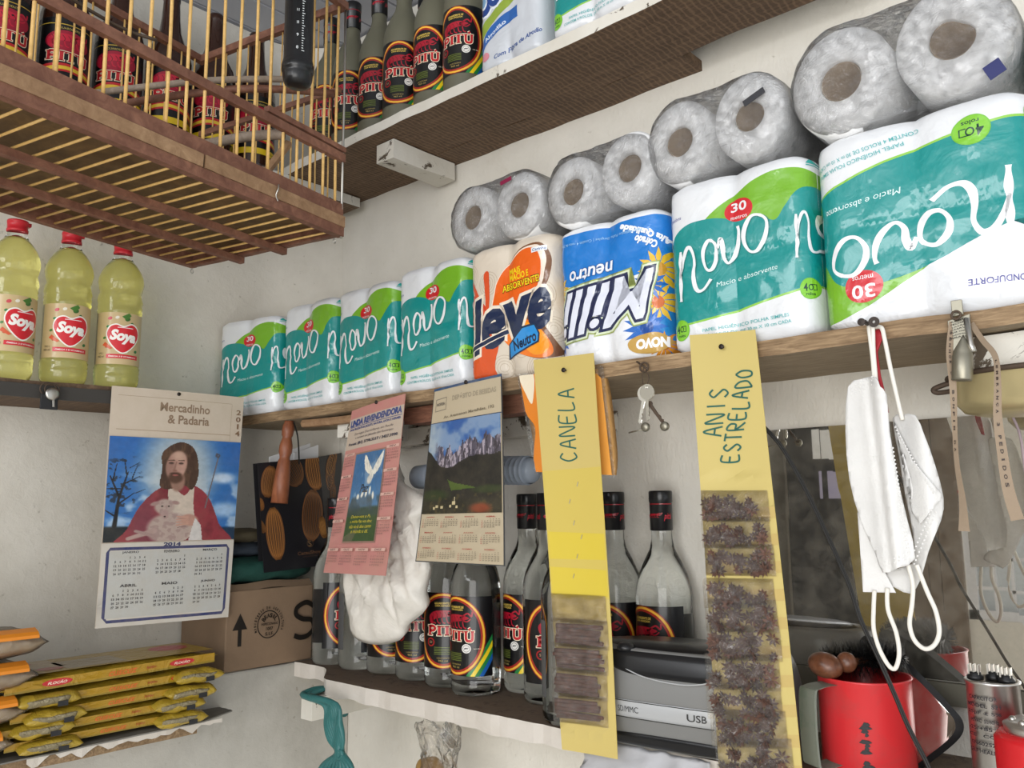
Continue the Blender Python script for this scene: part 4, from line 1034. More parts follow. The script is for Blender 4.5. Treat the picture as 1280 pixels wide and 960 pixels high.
    img = over(img, mS(U,V,.815,.83,.735,.32,.006), (.42,.40,.42)); img = over(img, mS(U,V,.815,.83,.80,.87,.006)+mS(U,V,.80,.87,.83,.90,.006)*0, (.35,.33,.36)); img = over(img, mE(U,V,.81,.85,.02,.02,.3)-mE(U,V,.81,.85,.01,.01,.3), (.3,.3,.33))
    return img*(.93+.14*n2[...,None])
def paint_mount(U,V):
    n = vn(U,V,5,11); n2 = vn(U,V,26,12)
    img = np.zeros(U.shape+(3,)); img[:] = (.16,.33,.58); img = over(img, sm(n,.42,.68)*.75, (.55,.62,.70)); img = over(img, sm(.25-U,0,.25)*.6, (.75,.75,.70))
    def ridge(u): return .72+.05*np.sin(u*9+1)+.09*(vn(u,u*0,16,14)-.5)*2.2+.05*(vn(u,u*0,50,15)-.5)*2
    rm = ((V < ridge(U)+.06*np.exp(-((U-.55)/.12)**2)+.10*sm(U,.75,1))&(U>.10+.0*V)).astype(float)*sm(U,.08,.2)
    img = over(img, rm, (.30,.28,.33)); img = over(img, rm*sm(vn(U*3,V*.8,14,16),.48,.60), (.62,.58,.62)); img = over(img, rm*sm(vn(U*4,V,20,17),.55,.62)*.8, (.16,.14,.18))
    f = (V < .50+.10*np.abs(U-.36)*2.2-.03*np.sin(U*8)+.02*(n2-.5)+.12*sm(.25-U,0,.25)); img = over(img, f.astype(float), (.10,.095,.075)); 
    img = over(img, mP(U,V,[(.32,.36),(.42,.32),(.62,.28),(.70,.26),(.52,.25),(.38,.24)])*.9, (.27,.36,.10)); img = over(img, mE(U,V,.15,.20,.2,.06,.5)*.7, (.17,.24,.08)); img = over(img, mE(U,V,.85,.24,.2,.04,.5)*.6, (.2,.27,.09)); img = over(img, sm(.20-V,0,.1)*.6, (.16,.15,.08))
    img = over(img, sm(n2,.55,.66)*(V<.2)*.6, (.30,.25,.12))
    for a,b,s in ((.42,.11,.02),(.38,.08,.015),(.27,.07,.016),(.20,.08,.016),(.16,.06,.012),(.46,.07,.013)): img = over(img, ((abs(U-a)<s)&(abs(V-b)<s*.9)).astype(float), (.74,.68,.52))
    img = over(img, ((abs(U-.43)<.006)&(V<.17)&(V>.1)).astype(float), (.8,.75,.6)); img = over(img, mE(U,V,.75,.05,.12,.05,.5)*.8, (.55,.22,.10))
    return img
def paint_dove(U,V):
    n = vn(U,V,6,21); n2 = vn(U,V,30,22)
    img = np.zeros(U.shape+(3,)); img[:] = (.20,.38,.55); img = over(img, sm(.75-V,0,.4)*.5, (.42,.56,.68)); img = over(img, sm(n,.55,.7)*(V>.4)*.5, (.6,.68,.75))
    img = over(img, sm(.40-V,0,.04), (.20,.27,.22)); img = over(img, sm(n,.4,.6)*sm(.52-V,0,.05)*sm(V,.3,.38)*.9, (.22,.28,.30)); img = over(img, mE(U,V,.5,.45,.3,.07,.5)*.7,(.30,.36,.40))
    img = over(img, sm(.30-V,0,.05)*.9, (.18,.28,.12)); img = over(img, mP(U,V,[(.0,.05),(.3,.12),(.5,.2),(.3,0),(0,0)])*.6, (.4,.36,.3))
    w_ = (.86,.84,.78)
    img = over(img, mP(U,V,SP([(.60,.74),(.42,.80),(.34,.93),(.38,.97),(.52,.88),(.66,.78)]))+mP(U,V,SP([(.68,.78),(.78,.88),(.95,.98),(.97,.92),(.88,.80),(.74,.73)]))*.95, w_)
    img = over(img, mE(U,V,.65,.73,.07,.06,.2,.5), w_); img = over(img, mE(U,V,.60,.68,.08,.05,.3), (.78,.76,.72)); img = over(img, sm(vn(U*2,V,22,24),.55,.65)*mE(U,V,.66,.83,.3,.14,.2)*.35,(.5,.5,.52))
    for k,(a,b) in enumerate(((.28,.50),(.42,.52),(.55,.53),(.66,.56),(.78,.50))): img = over(img, mE(U,V,a,b,.045,.03,.4,.5*k), w_)
    return np.clip(img*(.92+.16*n2[...,None]),0,1)
# ---- 2014 calendar on the left shelf edge
XA = .056
FJ = patch(P(140,482,x=XA), P(305,497,x=XA), P(120,786,x=XA+.012), P(284,771,x=XA+.012), bow=.004, curl=-.004)
FJ0 = FJ
def FJ(u,v,n=0):
    p = FJ0(u,v,n); dp = .006*max(0,(u-.5)*2)*(1-v)**2; return p+Vector((dp,0,0))
cal = sheet('wall_calendar', 'aged calendar with a bearded man in a red robe holding a lamb', 'calendar', FJ, M_cream if False else mat('aged_paper',(.62,.55,.46),.7))
d = Deco(); d.rect(0,0,1,1,'cfc0ae',0)
d.rect(.045,.815,.90,.818,'a8927c'); d.rect(.045,.962,.90,.964,'a8927c',d.layer); d.rect(.90,.79,.903,.96,'a8927c',d.layer)
d.text('Mercadinho',.53,.925,.38,.040,'8d7560',off=.025); d.text('& Padaria',.56,.872,.32,.040,'8d7560',off=.025)
for i,c_ in enumerate('2014'): d.text(c_,.962,.925-.033*i,.04,.024,'7a5a42',off=.02)
d.rect(0,.20*0+.0,1,.338,'c9c3b9')
L = d.layer+1
ring_ = [(.045,.30),(.06,.315),(.94,.315),(.955,.30),(.955,.04),(.94,.022),(.07,.022),(.045,.04)]
d.stroke(ring_,.012,'2a3566',None,.55,True,sm=False); d.poly([(.055,.305),(.945,.305),(.945,.035),(.055,.035)],'b9b9b4')
d.text('2014',.50,.3285,.13,.016,'20305f',off=.05)
for i,(t_,s_,n_) in enumerate((('JANEIRO',3,31),('FEVEREIRO',6,28),('MARÇO',6,31),('ABRIL',2,30),('MAIO',4,31),('JUNHO',0,30))):
    month(d, .20+.30*(i%3), .245-.135*(i//3), .235, .125, t_, '3c3d42','3c3d42', s_, n_, .55)
d.text('www.',.975,.15,.008,.05,'777777') if False else None
d.build('printed_page', FJ, M_paper, cal, 4, 12, world=True, n0=.0003)
picture('picture', lambda u,v,n: FJ(.004+u*.992, .342+v*.443, n+.0022), M_paperclean, paint_robe, 190, 170, cal, 0)
nail(222,493,x=XA+.001,parent=cal)
bm = NB(); tube(bm, spline([FJ(.985,.2,.001),FJ(.99,.21,.002)],3),.0003,4) ; bm.free()
# ---- pink calendar
YP = -.214
FPk = patch(P(440,514,y=YP), P(507,492,y=YP), P(408,716,y=YP-.03), P(486,720,y=YP-.03), bow=.003, curl=.006)
cal = sheet('wall_calendar', 'narrow pink calendar with a white dove picture', 'calendar', FPk, mat('pink_paper',(.45,.19,.17),.65))
d = Deco(); d.rect(0,0,1,1,'b77a74',0)
d.rect(.0,.745,1,.94,'b5a596'); d.text('LINDA REVENDENDORA',.5,.912,.94,.042,'2b3f77',off=.07,shear=.1,rot=.02,asp=.35); d.rect(.04,.883,.98,.887,'2b3f77')
d.text('DOS PRODUTOS: JEQUITI, NATURA, AVON E HERMES',.5,.868,.92,.018,'2b3f77',off=.05); d.text('Entregas Domiciliares em Recife',.5,.835,.70,.018,'3a3a48',shear=.2)
d.text('e também em Jaboatão dos Guararapes',.52,.810,.68,.018,'3a3a48',shear=.2); d.text('Fones: (81) 3798.3217 / 3427.3998',.5,.775,.88,.022,'3a3a48',off=.05)
d.rect(.245,.175,.785,.712,'8a6a5e')
for i in range(4):
    for s_ in (0,1): month(d,(.12,.89)[s_],.66-.135*i,.20,.12,('JAN','FEV','MAR','ABR','MAI','JUN','JUL','AGO')[i*2+s_],'5a4844','5a3a3a',(i*2+s_)%5,30,.35,'c9a094')
for i in range(4): month(d,.13+.25*i,.085,.20,.12,('SET','OUT','NOV','DEZ')[i],'5a4844','5a3a3a',i,30,.35,'c9a094')
d.build('printed_page', FPk, M_paper, cal, 4, 12, world=True, n0=.0003)
picture('picture', lambda u,v,n: FPk(.262+u*.506, .185+v*.517, n+.0018), M_paperclean, paint_dove, 70, 120, cal, 0)
d = Deco(); d.text('Paz',.50,.49,.15,.05,'20242c',off=.01,shear=.3)
for i,t_ in enumerate(('Deixo-vos a Paz,','a minha Paz vos dou;','não vo-la dou como','o mundo a dá.')): d.text(t_,.52,.325-.028*i,.36-.08*(i==3),.020,'c9b92c',shear=.3)
d.build('verse_print', FPk, M_paper, cal, 2, 6, world=True, n0=.0022)
nail(473,503,y=YP,parent=cal)
# ---- mountain calendar
FM = patch(P(543,487,y=YP), P(627,467,y=YP), P(521,702,y=YP-.02), P(633,708,y=YP-.02), bow=.002, curl=.003)
cal = sheet('wall_calendar', 'calendar with a jagged mountain photograph, dark edges', 'calendar', FM, mat('dark_card',(.05,.05,.05),.6))
d = Deco(); d.rect(.012,.006,.988,.994,'b7a98f',0)
d.rect(0,.985,1,1,'2a4a70'); d.rect(0,.788,1,.794,'2a3a56',d.layer)
d.stroke([(.06,.86),(.06,.93),(.22,.935),(.22,.865)],.006,'6f6a60',None,.5,True,sm=False); d.text('MADEIREIRA',.14,.90,.13,.018,'5a5650',off=.03)
d.text('DEPÓSITO DE BEBIDAS',.62,.925,.62,.036,'9a8f7a',off=.04); d.text('Av. Agamenon Magalhães, 192',.55,.822,.70,.022,'6a604e',off=.02,rot=.02)
for i in range(12): month(d,.14+.24*(i%4),.215-.085*(i//4),.215,.078,('JANEIRO','FEVEREIRO','MARÇO','ABRIL','MAIO','JUNHO','JULHO','AGOSTO','SETEMBRO','OUTUBRO','NOVEMBRO','DEZEMBRO')[i],'3a342c','a8332e',i%6,30,.5)
d.build('printed_page', FM, M_paper, cal, 4, 12, world=True, n0=.0003)
picture('picture', lambda u,v,n: FM(.02+u*.96, .268+v*.52, n+.0015), M_paperclean, paint_mount, 120, 110, cal, 0)
nail(585,478,y=YP,parent=cal)
# ---- yellow strips with sachets
M_yellow = attr_print('yellow_card', .55, 0, .12, 20, .05)
M_yellowc = mat('yellow_card_back', (.72,.56,.16), .6)
def hand(d, segs, wd, col, asp):
    for s_ in segs: d.stroke(s_, wd, col, d.layer+1 if s_ is segs[0] else d.layer, asp)
YS = YF-.008
F1 = patch(P(667,450,y=YS-.012), P(742,441,y=YS-.012), P(705,936,y=YS-.035), P(775,948,y=YS-.022), bow=-.002, curl=.004, wav=.0015)
st = sheet('spice_strip', 'yellow card strip with handwriting and four cinnamon stick sachets', 'card', F1, M_yellowc, nv=40)
d = Deco(); d.rect(0,0,1,1,'c6b168',0)
d.poly([(0,.36),(1,.37),(1,.70),(0,.69)],'c9b356')
for a,b in ((.37,.44),(.46,.53)): d.poly([(.02,a),(.98,a+.005),(.98,b),(.02,b)],'d0b93c')
A1 = (.075/.49)                                 # width/height of the card
INK = '1d5c50'
letters = {'A':[[(0,0),(.5,1),(1,0)],[(.2,.4),(.8,.4)]],'N':[[(0,0),(0.05,1),(.9,0),(1,1)]],'I':[[(.5,0),(.5,1)]],'S':[[(.95,.85),(.5,1),(.1,.75),(.5,.5),(.9,.25),(.5,0),(.05,.15)]],
 'E':[[(.95,1),(.1,.95),(.05,0),(.95,.02)],[(.05,.5),(.75,.52)]],'T':[[(0,1),(1,1)],[(.5,1),(.45,0)]],'R':[[(.05,0),(.05,1),(.8,.9),(.75,.55),(.1,.5),(.95,0)]],'L':[[(.1,1),(.05,0),(.9,.05)]],'D':[[(.1,0),(.1,1),(.8,.85),(.9,.35),(.1,0)]],'O':[[(.5,1),(.05,.6),(.2,.05),(.8,.1),(.95,.65),(.5,1)]],'C':[[(.9,.85),(.4,1),(.05,.5),(.4,0),(.95,.15)]]}
def vwrite(d, s_, ox, oy, adv, hgt, wd, col, asp, slant=.0):
    """handwriting that runs up the card: letter x -> +v, letter y -> -u"""
    L_ = d.layer+1
    for i,ch in enumerate(s_):
        for st_ in letters.get(ch,[]):
            d.stroke([(ox-(y*hgt)+(i*adv+x*adv*.72)*slant+.02*sin(i*3), oy+i*adv+x*adv*.72) for x,y in st_], wd, col, L_, asp)
    d.layer = L_
vwrite(d,'CANELA',.60,.715,.034,.27,.0042,INK,A1,.15)
d.build('card_print', F1, M_yellow, st, 4, 40, world=True, n0=.0003, eps=.00005)
# staples
for v_ in (.42,.47,.52,.555,.61,.655):
    bm = NB(); c_ = F1(.5+.1*sin(v_*40), v_, .0008); tube(bm,[c_+Vector((-.0012,0,-.003)),c_+Vector((.0012,-.0008,.003))],.0005,6); obj('staple',bm,M_steel,st)
nail(707,463,y=YS-.012,parent=st,length=.010)
def sachet(parent, F, v0, v1, u0, u1, fill, seed, tilt=0):
    s = bpy.data.objects.new('sachet', None); C.objects.link(s); s.parent = parent; s.location = F((u0+u1)/2,(v0+v1)/2,0)-Vector(parent.location); s.empty_display_size=.01
    th = .008
    bm = NB()
    def G(u,v):
        e = max(0,1-(2*u-1)**4)*max(0,1-(2*v-1)**4)
        nz = noise.noise(Vector((u*6+seed, v*5, seed)))*.003*e
        return F(u0+(u1-u0)*u, v0+(v1-v0)*v+tilt*(u-.5), .0015+th*e**.6+nz)
    grid(bm, G, 18, 10); obj('sachet_film', bm, M_sachet, s, True)
    rnd = random.Random(seed)
    if fill == 'stick':
        for k in range(5):
            vv = v0+(v1-v0)*(.22+.13*k); a = u0+(u1-u0)*(.06+.06*rnd.random()); b = u1-(u1-u0)*(.06+.14*rnd.random()); dv = (rnd.random()-.5)*.006
            pts = [F(a+(b-a)*t, vv+tilt*((a+(b-a)*t-u0)/(u1-u0)-.5)+dv*t, .0035+.0012*(k%2)) for t in (0,.3,.6,1)]
            bm = NB(); tube(bm, pts, .0024+.0008*rnd.random(), 7); obj('cinnamon_stick', bm, M_stick, s, True)
    else:
        for k in range(30):
            uu = u0+(u1-u0)*(.08+.84*rnd.random()); vv = v0+(v1-v0)*(.10+.60*rnd.random())
            c_ = F(uu, vv+tilt*((uu-u0)/(u1-u0)-.5), .0025+.0055*rnd.random()); ax = Vector((rnd.random()-.5, -1, rnd.random()-.5)).normalized()
            e1 = ax.cross(Vector((0,0,1))).normalized(); e2 = ax.cross(e1); rr = .0062+.0035*rnd.random(); ph = rnd.random()*2
            bm = NB()
            for j in range(8):                                     # eight boat-shaped carpels
                a = ph+2*pi*j/8; dr_ = e1*cos(a)+e2*sin(a); sd = ax.cross(dr_)
                v_ = [bm.verts.new(c_+q) for q in (dr_*.0006, dr_*rr*.5+sd*.0016+ax*.001, dr_*rr+ax*.0016, dr_*rr*.5-sd*.0016+ax*.001, dr_*rr*.5-ax*.0012)]
                for f in ((0,1,4),(1,2,4),(2,3,4),(3,0,4),(0,3,1),(1,3,2)): bm.faces.new([v_[i] for i in f])
            obj('star_anise', bm, M_anise, s)
    return s
for k,(a,b,fl) in enumerate(((.305,.375,None),(.245,.315,'stick'),(.185,.255,'stick'),(.125,.195,'stick'),(.065,.135,'stick'))):
    u0_ = (-.03,-.02,-.05,-.08,-.10)[k]; s_ = sachet(st, F1, a, b, u0_, u0_+.97, fl or 'stick', 40+k, .004)
    if fl is None:
        for ch in KIDS(s_):
            if ch.name.startswith('cinnamon'): bpy.data.objects.remove(ch)
F2 = patch(P(862,419,y=YS), P(944,412,y=YS), P(902,985,y=YS-.035), P(1007,985,y=YS-.02), bow=-.002, curl=.003, wav=.0015)
st2 = sheet('spice_strip', 'yellow card strip with handwriting and a column of star anise sachets', 'card', F2, M_yellowc, nv=44)
d = Deco(); d.rect(0,0,1,1,'c6b36c',0)
for k in range(10): d.rect(0,.02+.06*k,1,.045+.06*k,'bfa663') if k%1==0 else None
A2 = .15
vwrite(d,'ANIS',.36,.752,.030,.27,.0042,INK,A2,1.4); vwrite(d,'ESTRELADO',.56,.690,.0245,.24,.0042,INK,A2,1.7)
d.build('card_print', F2, M_yellow, st2, 4, 44, world=True, n0=.0003, eps=.00005)
nail(904,434,y=YS,parent=st2)
sv = [(.555,.625),(.495,.565),(.435,.505),(.365,.43),(.315,.385),(.255,.33),(.195,.27),(.135,.21),(.08,.155),(.02,.10)]
for k,(a,b) in enumerate(sv): sachet(st2, F2, a, b, (.0,-.02,-.0,-.05,-.04,-.03,-.08,-.09,-.06,-.02)[k], (.0,-.02,-.0,-.05,-.04,-.03,-.08,-.09,-.06,-.02)[k]+.93, 'anise', 60+k, -.006)
# ================================================================== bird cage
cg0 = P(430,296,z=.406); sdir = (P(240,336,z=.406)-cg0); WC = sdir.length; sdir.normalize()
ldir = Vector((0,0,1)).cross(sdir).normalized()
if ldir.y > 0: ldir = -ldir
LC = .80; HC = .37
cage = thing('bird_cage', 'hanging wooden bird cage with yellow cane bars, seen from below', 'bird cage', cg0)
def cp(l, s, h): return cg0 + ldir*l + sdir*s + Vector((0,0,h))
def beam(name, a, b, wd, hg, m, label=None, seed=0, n=24, j=.0008):
    """rectangular rail from a to b; wd across (horizontal), hg upwards"""
    a,b = Vector(a),Vector(b); d_ = (b-a); ln = d_.length; d_.normalize(); sd = d_.cross(Vector((0,0,1))).normalized(); up = sd.cross(d_)
    bm = NB(); rings = []
    for i in range(n+1):
        p = a+d_*ln*i/n; r = []
        for (x,y) in ((-.5,0),(.5,0),(.5,1),(-.5,1)):
            nz = noise.noise_vector(Vector((i*.35+seed, x*3, y*3)))*j
            r.append(bm.verts.new(p+sd*(x*wd)+up*(y*hg)+nz))
        rings.append(r)
    for i in range(n):
        for k in range(4): bm.faces.new((rings[i][k],rings[i][(k+1)%4],rings[i+1][(k+1)%4],rings[i+1][k]))
    bm.faces.new(rings[0][::-1]); bm.faces.new(rings[-1]); bmesh.ops.recalc_face_normals(bm, faces=bm.faces)
    o = obj(name, bm, m, cage)
    if label: o['label'] = label
    return o
w_ = .012
# near long side: bottom strip, light strip (two pieces), reddish board on top
beam('bottom_rail', cp(0,.006,0), cp(LC,.006,0), w_, .014, M_cagewood, None, 1)
beam('side_board', cp(0.0,.006,.0142), cp(.262,.006,.0142), w_*1.25, .017, M_cagelight, 'pale wooden strip', 2)
beam('side_board', cp(.266,.006,.0142), cp(LC,.006,.0142), w_*1.25, .017, M_cagelight, 'pale wooden strip', 3)
beam('side_board', cp(0,.007,.0315), cp(LC,.007,.0315), w_*.8, .020, M_cagewood, None, 4)
beam('bottom_rail', cp(0,WC-.006,0), cp(LC,WC-.006,0), w_, .012, M_cagewood, None, 5)
beam('side_board', cp(0,WC-.006,.0125), cp(LC,WC-.006,.0125), w_*.8, .03, M_cagewood, None, 6)
beam('bottom_rail', cp(.005,.012,.001), cp(.005,WC-.012,.001), .010, .010, M_cagewood, None, 7)
beam('side_board', cp(.005,.012,.0115), cp(.005,WC-.012,.0115), .008, .040, M_cagewood, None, 8)
for s_ in (.355,.635): beam('floor_batten', cp(.002,WC*s_,-.010), cp(LC,WC*s_,-.010), .010, .0095, M_cagewood, None, 9+s_)
bm = NB(); A = [cp(.012,.016,.022),cp(LC,.016,.022),cp(LC,WC-.014,.022),cp(.012,WC-.014,.022)]
vs = [bm.verts.new(q) for q in A]+[bm.verts.new(q+Vector((0,0,.003))) for q in A]
for f in ((0,1,2,3),(7,6,5,4),(0,4,5,1),(1,5,6,2),(2,6,7,3),(3,7,4,0)): bm.faces.new([vs[i] for i in f])
obj('tray', bm, M_cagetray, cage)
def rod(a, b, r, m=M_rod, name='bar', seg=7, src={}):
    bm = NB(); a,b = Vector(a),Vector(b); n_ = 3
    pts = [a.lerp(b,t/n_)+ (Vector((0,0,0)) if t in (0,n_) else Vector((random.uniform(-1,1),random.uniform(-1,1),0))*.0008) for t in range(n_+1)]
    tube(bm, pts, r, seg); return obj(name, bm, m, cage, True)
l = .022
while l < LC: rod(cp(l,.012,.003), cp(l,WC-.012,.003), .0017, M_rod, 'floor_bar', 6); l += .0255
l = .014; k = 0
while l < LC:
    rod(cp(l,.007,.045), cp(l,.007,HC), .0022, M_rod); rod(cp(l+.006,WC-.007,.04), cp(l+.006,WC-.007,HC), .0016, M_rod); l += .0275
s_ = .03
while s_ < WC-.01: rod(cp(.005,s_,.045), cp(.005,s_,HC), .0013, M_rod); s_ += .026
rod(cp(.002,.004,-.002), cp(.002,.004,HC), .002, M_steel, 'corner_wire')
for z_,s_ in ((.118,.010),):
    beam('middle_rail', cp(0,.004,z_), cp(LC,.004,z_), .008, .013, M_cagewood, None, 20)
    beam('middle_rail', cp(0,.004,z_+.0155), cp(.16,.004,z_+.0155), .010, .008, M_cagewood, None, 21)
    beam('middle_rail', cp(.0,WC-.006,z_+.10), cp(LC,WC-.006,z_+.10), .008, .010, M_cagewood, None, 22)
beam('middle_rail', cp(.004,.01,.232), cp(.004,WC-.01,.232), .008, .009, M_cagewood, None, 23)
beam('top_rail', cp(0,.005,HC), cp(LC,.005,HC), .010, .012, M_cagewood, None, 24)
beam('top_rail', cp(0,WC-.005,HC), cp(LC,WC-.005,HC), .010, .012, M_cagewood, None, 25)
beam('top_rail', cp(.005,0,HC), cp(.005,WC,HC), .010, .012, M_cagewood, None, 26)
bm = NB(); tube(bm, spline([cp(.12,.01,.118),cp(.15,.09,.116),cp(.20,WC-.02,.10)],6), .0072, 10); obj('perch', bm, M_perch, cage, True)
bm = NB(); tube(bm, spline([cp(.05,.02,.235),cp(.16,.12,.21),cp(.26,WC-.02,.19)],6), .005, 8); obj('perch', bm, M_perch, cage, True)
bm = NB(); tube(bm, spline([cp(.0,.02,.235),cp(.13,.10,.205),cp(.2,WC-.02,.20)],6), .006, 8); obj('perch', bm, M_cagewood, cage, True)
bm = NB(); tube(bm, [cp(.10,.02,.115),cp(.14,.03,.05)], .006, 4); obj('wooden_peg', bm, M_cagelight, cage)
bm = NB(); tube(bm, spline([cp(.34,.0,.145),cp(.42,.02,.15),cp(.7,.04,.20)],4), .002, 6); obj('dark_wire', bm, M_rust, cage, True)
# screw, bent nails, ring
q = cp(.545,-.002,.030); bm = NB(); tube(bm,[q,q-sdir*.004],.0045,12); obj('screw',bm,M_steel,cage,True)
q = cp(.575,-.003,.040); bm = NB(); tube(bm,[q,q+Vector((0,0,-.012))-sdir*.002,q+Vector((0,0,-.015))-sdir*.008],.0013,6); obj('bent_nail',bm,M_rust,cage,True)
q = cp(.14,-.003,.034); bm = NB(); tube(bm,spline([q,q+Vector((.002,-.002,-.008)),q+Vector((-.001,-.003,-.016)),q+Vector((.001,-.001,-.024))],4),.0011,6); obj('wire_twist',bm,M_steel,cage,True)
for q in (cp(.01,.01,-.008), cp(.008,WC-.01,-.008)):
    bm = NB(); tube(bm,[q+Vector((0,.0025*cos(a),.0035*sin(a))) for a in (i*pi/5 for i in range(11))],.0007,5,caps=False); obj('hook_eye',bm,M_steel,cage,True)
# black graduated tube hanging on the near side
tp = P(373,60,y=cp(.06,0,0).y-.075); 
tb = thing('feeder_tube','black ribbed tube with white measuring marks hanging outside the cage','feeder', (tp.x,tp.y,P(373,108,y=tp.y).z))
bm = NB(); R1=.0175; lathe(bm, [(0,.0),(0.0118,.0),(0.0171,.003),(0.0195,.009),(0.0203,.016),(0.0203,.0205),(0.0218,.0215),(0.0218,.030),(0.0203,.031),(0.0203,.036),(0.0195,.037),(0.0195,.20),(0,.20)], 32, Matrix.Translation(tb.location), caps=False); obj('tube_body', bm, M_black, tb, True)
for v in tb.children: pass
ta = face_cam(tp.x,tp.y)
d = Deco()
for i in range(42):
    d.rect(.60,.02+i*.0235,.66 if i%5 else .70,.0265+i*.0235,'dfe4e4',1)
for i,c_ in enumerate(('8','9','10','11','12','13','14','15')): d.text(c_,.46,.05+i*.1175,.07,.028,'dfe4e4',rot=0,layer=1)
d.build('scale_print', lambda u,v,n: Vector((0.0197*sin(2*(u-.5)+ta)*1.012, -.0197*cos(2*(u-.5)+ta)*1.012, .04+.155*v)), M_label, tb, 12, 1)
# ================================================================== corner: carton and its neighbours
XB = .056
cbx = thing('cardboard_box','brown cardboard box with an arrow and a round stamp','box',(0,-.19,ZL))
c0,c1 = P(280,842,x=XB), P(384,822,x=XB); y0_,y1_ = c0.y, c1.y+.01; zt = -.146
bm = NB(); box(bm,(-.105,y0_,ZL+.0015),(XB,y1_,zt)); obj('carton',bm,M_cardboard,cbx,bevel=.002)
bm = NB(); slab(bm, lambda u,v,n: Vector((XB-.002+n-.012*v, y0_+(y1_-y0_)*u, zt+.012*v-.002*sin(u*9))), 8, 2, .002); obj('flap',bm,M_cardboard,cbx)
d = Deco(); BK='1c1712'
d.poly([(.13,.30),(.17,.30),(.17,.52),(.13,.52)],BK); d.poly([(.07,.52),(.23,.52),(.15,.74)],BK)
cx,cy=.47,.55
d.stroke([(cx+.125*cos(t),cy+.185*sin(t)) for t in (i*pi/9 for i in range(18))],.014,BK,None,1.45,True,2)
for i,c_ in enumerate('MINISTÉRIO DA AGRICULTURA'):
    a = pi*1.12-i*(pi*1.24/24); 
    if c_.strip(): d.text(c_,cx+.155*cos(a),cy+.23*sin(a),.016,.04,BK,off=.03,rot=a-pi/2,asp=1.45)
for i,c_ in enumerate('BRASIL'):
    a = pi*.80-i*(pi*.60/5); d.text(c_,cx+.085*cos(a),cy+.125*sin(a),.03,.06,BK,off=.03,rot=a-pi/2,asp=1.45)
d.text('INSPECIONADO',cx,cy+.01,.19,.035,BK,off=.02); d.text('1007',cx,cy-.055,.08,.045,BK,off=.02); d.text('S.I.F.',cx,cy-.125,.10,.045,BK,off=.02)
d.stroke([(.99,.74),(.90,.80),(.79,.74),(.78,.64),(.86,.57),(.97,.54),(1.0,.42),(.93,.33),(.84,.31),(.76,.35)],.07,BK,None,1.45)
d.build('box_print', lambda u,v,n: Vector((XB+n, y0_+(y1_-y0_)*u, ZL+.004+(zt-ZL-.01)*v)), M_ink, cbx, 1, 1, world=True, n0=.0006)
# dark green crumpled bag and folded cloths on the carton
bm = NB()
def crum(cx,cy,cz,rx,ry,rz_,seed,am=.012,fr=14):
    def G(u,v):
        a = 2*pi*u; b = pi*(v-.5)*.98; p = Vector((cos(a)*cos(b),sin(a)*cos(b),sin(b))); p = Vector((math.copysign(abs(p.x)**.7,p.x),math.copysign(abs(p.y)**.7,p.y),math.copysign(abs(p.z)**.8,p.z)))
        nv = noise.noise_vector(Vector((p.x*rx*fr*3+seed,p.y*ry*fr*3,p.z*rz_*fr*3)))*am
        return Vector((cx+p.x*rx,cy+p.y*ry,cz+p.z*rz_))+nv
    return G
grid(bm, crum(-.026,-.21,-.113,.078,.145,.026,3,.006), 60, 20, True); setp(obj('plastic_bag',bm,M_green,smooth=True),'dark green crumpled plastic bag lying on the cardboard box','bag')
bm = NB(); grid(bm, crum(-.032,-.235,-.076,.060,.11,.014,5,.004), 50, 14, True); setp(obj('folded_cloth',bm,fabric('dark_blue_cloth',(.035,.045,.06),30),smooth=True),'dark blue folded cloth on the green bag beside the black gift bag','cloth')
bm = NB(); grid(bm, crum(-.034,-.245,-.049,.056,.10,.013,8,.004), 50, 14, True); setp(obj('folded_cloth',bm,fabric('olive_cloth',(.10,.08,.045),30),smooth=True),'olive brown folded cloth, topmost beside the black gift bag','cloth')
# black gift bag with cocoa pods
pk = [P(322,579,x=.062),P(398,572,x=.062),P(330,716,x=.066),P(412,706,x=.066)]
FB = patch(*pk)
gb = thing('gift_bag','black paper gift bag printed with golden cocoa pods','bag',FB(.5,0,0))
M_blackpaper = mat('black_paper',(.016,.015,.017),.5)
bm = NB(); slab(bm, lambda u,v,n: FB(u,v,n)+Vector((0,0,0)), 6, 8, .001); obj('front_panel',bm,M_blackpaper,gb)
FG = patch(P(398,571,x=.062),P(427,566,x=.03),P(412,706,x=.066),P(425,716,x=.035))
bm = NB(); slab(bm, FG, 4, 8, .001); obj('side_gusset',bm,M_blackpaper,gb)
FK = patch(*[q+Vector((-.022,.004,0)) for q in pk])
bm = NB(); slab(bm, FK, 4, 6, .001); obj('back_panel',bm,M_blackpaper,gb)
def pods(d, lst, asp):
    for cx,cy,rx,ry,rot,c in lst:
        c_,s_ = cos(rot),sin(rot)
        for k in range(-7,8):
            f = k/7; pts = []
            for t in (-1,-.75,-.4,0,.4,.75,1):
                x = rx*f*sqrt(max(0,1-t*t*.96)); y = ry*t; pts.append((cx+(x*c_-y*s_/1.0)/1, cy+x*s_*asp+y*c_))
            d.stroke(pts, .011 if abs(k)==7 else .0065, c if k%2==0 else '7a4f2c', None if k==-7 else d.layer, asp)
d = Deco(); d.rect(0,0,1,1,'17161a',0)
pods(d,[(.20,.34,.13,.24,.08,'a9713a'),(.16,.82,.12,.15,-.35,'8f6238'),(.80,.47,.16,.24,-.25,'6d4f38'),(.55,.90,.16,.16,.5,'6b4d34'),(.90,.88,.14,.18,.1,'a9743c'),(.0,.62,.05,.06,.3,'a9713a'),(.0,.42,.04,.07,.6,'8f6238'),(.95,.35,.06,.10,.1,'b5803c')],.6)
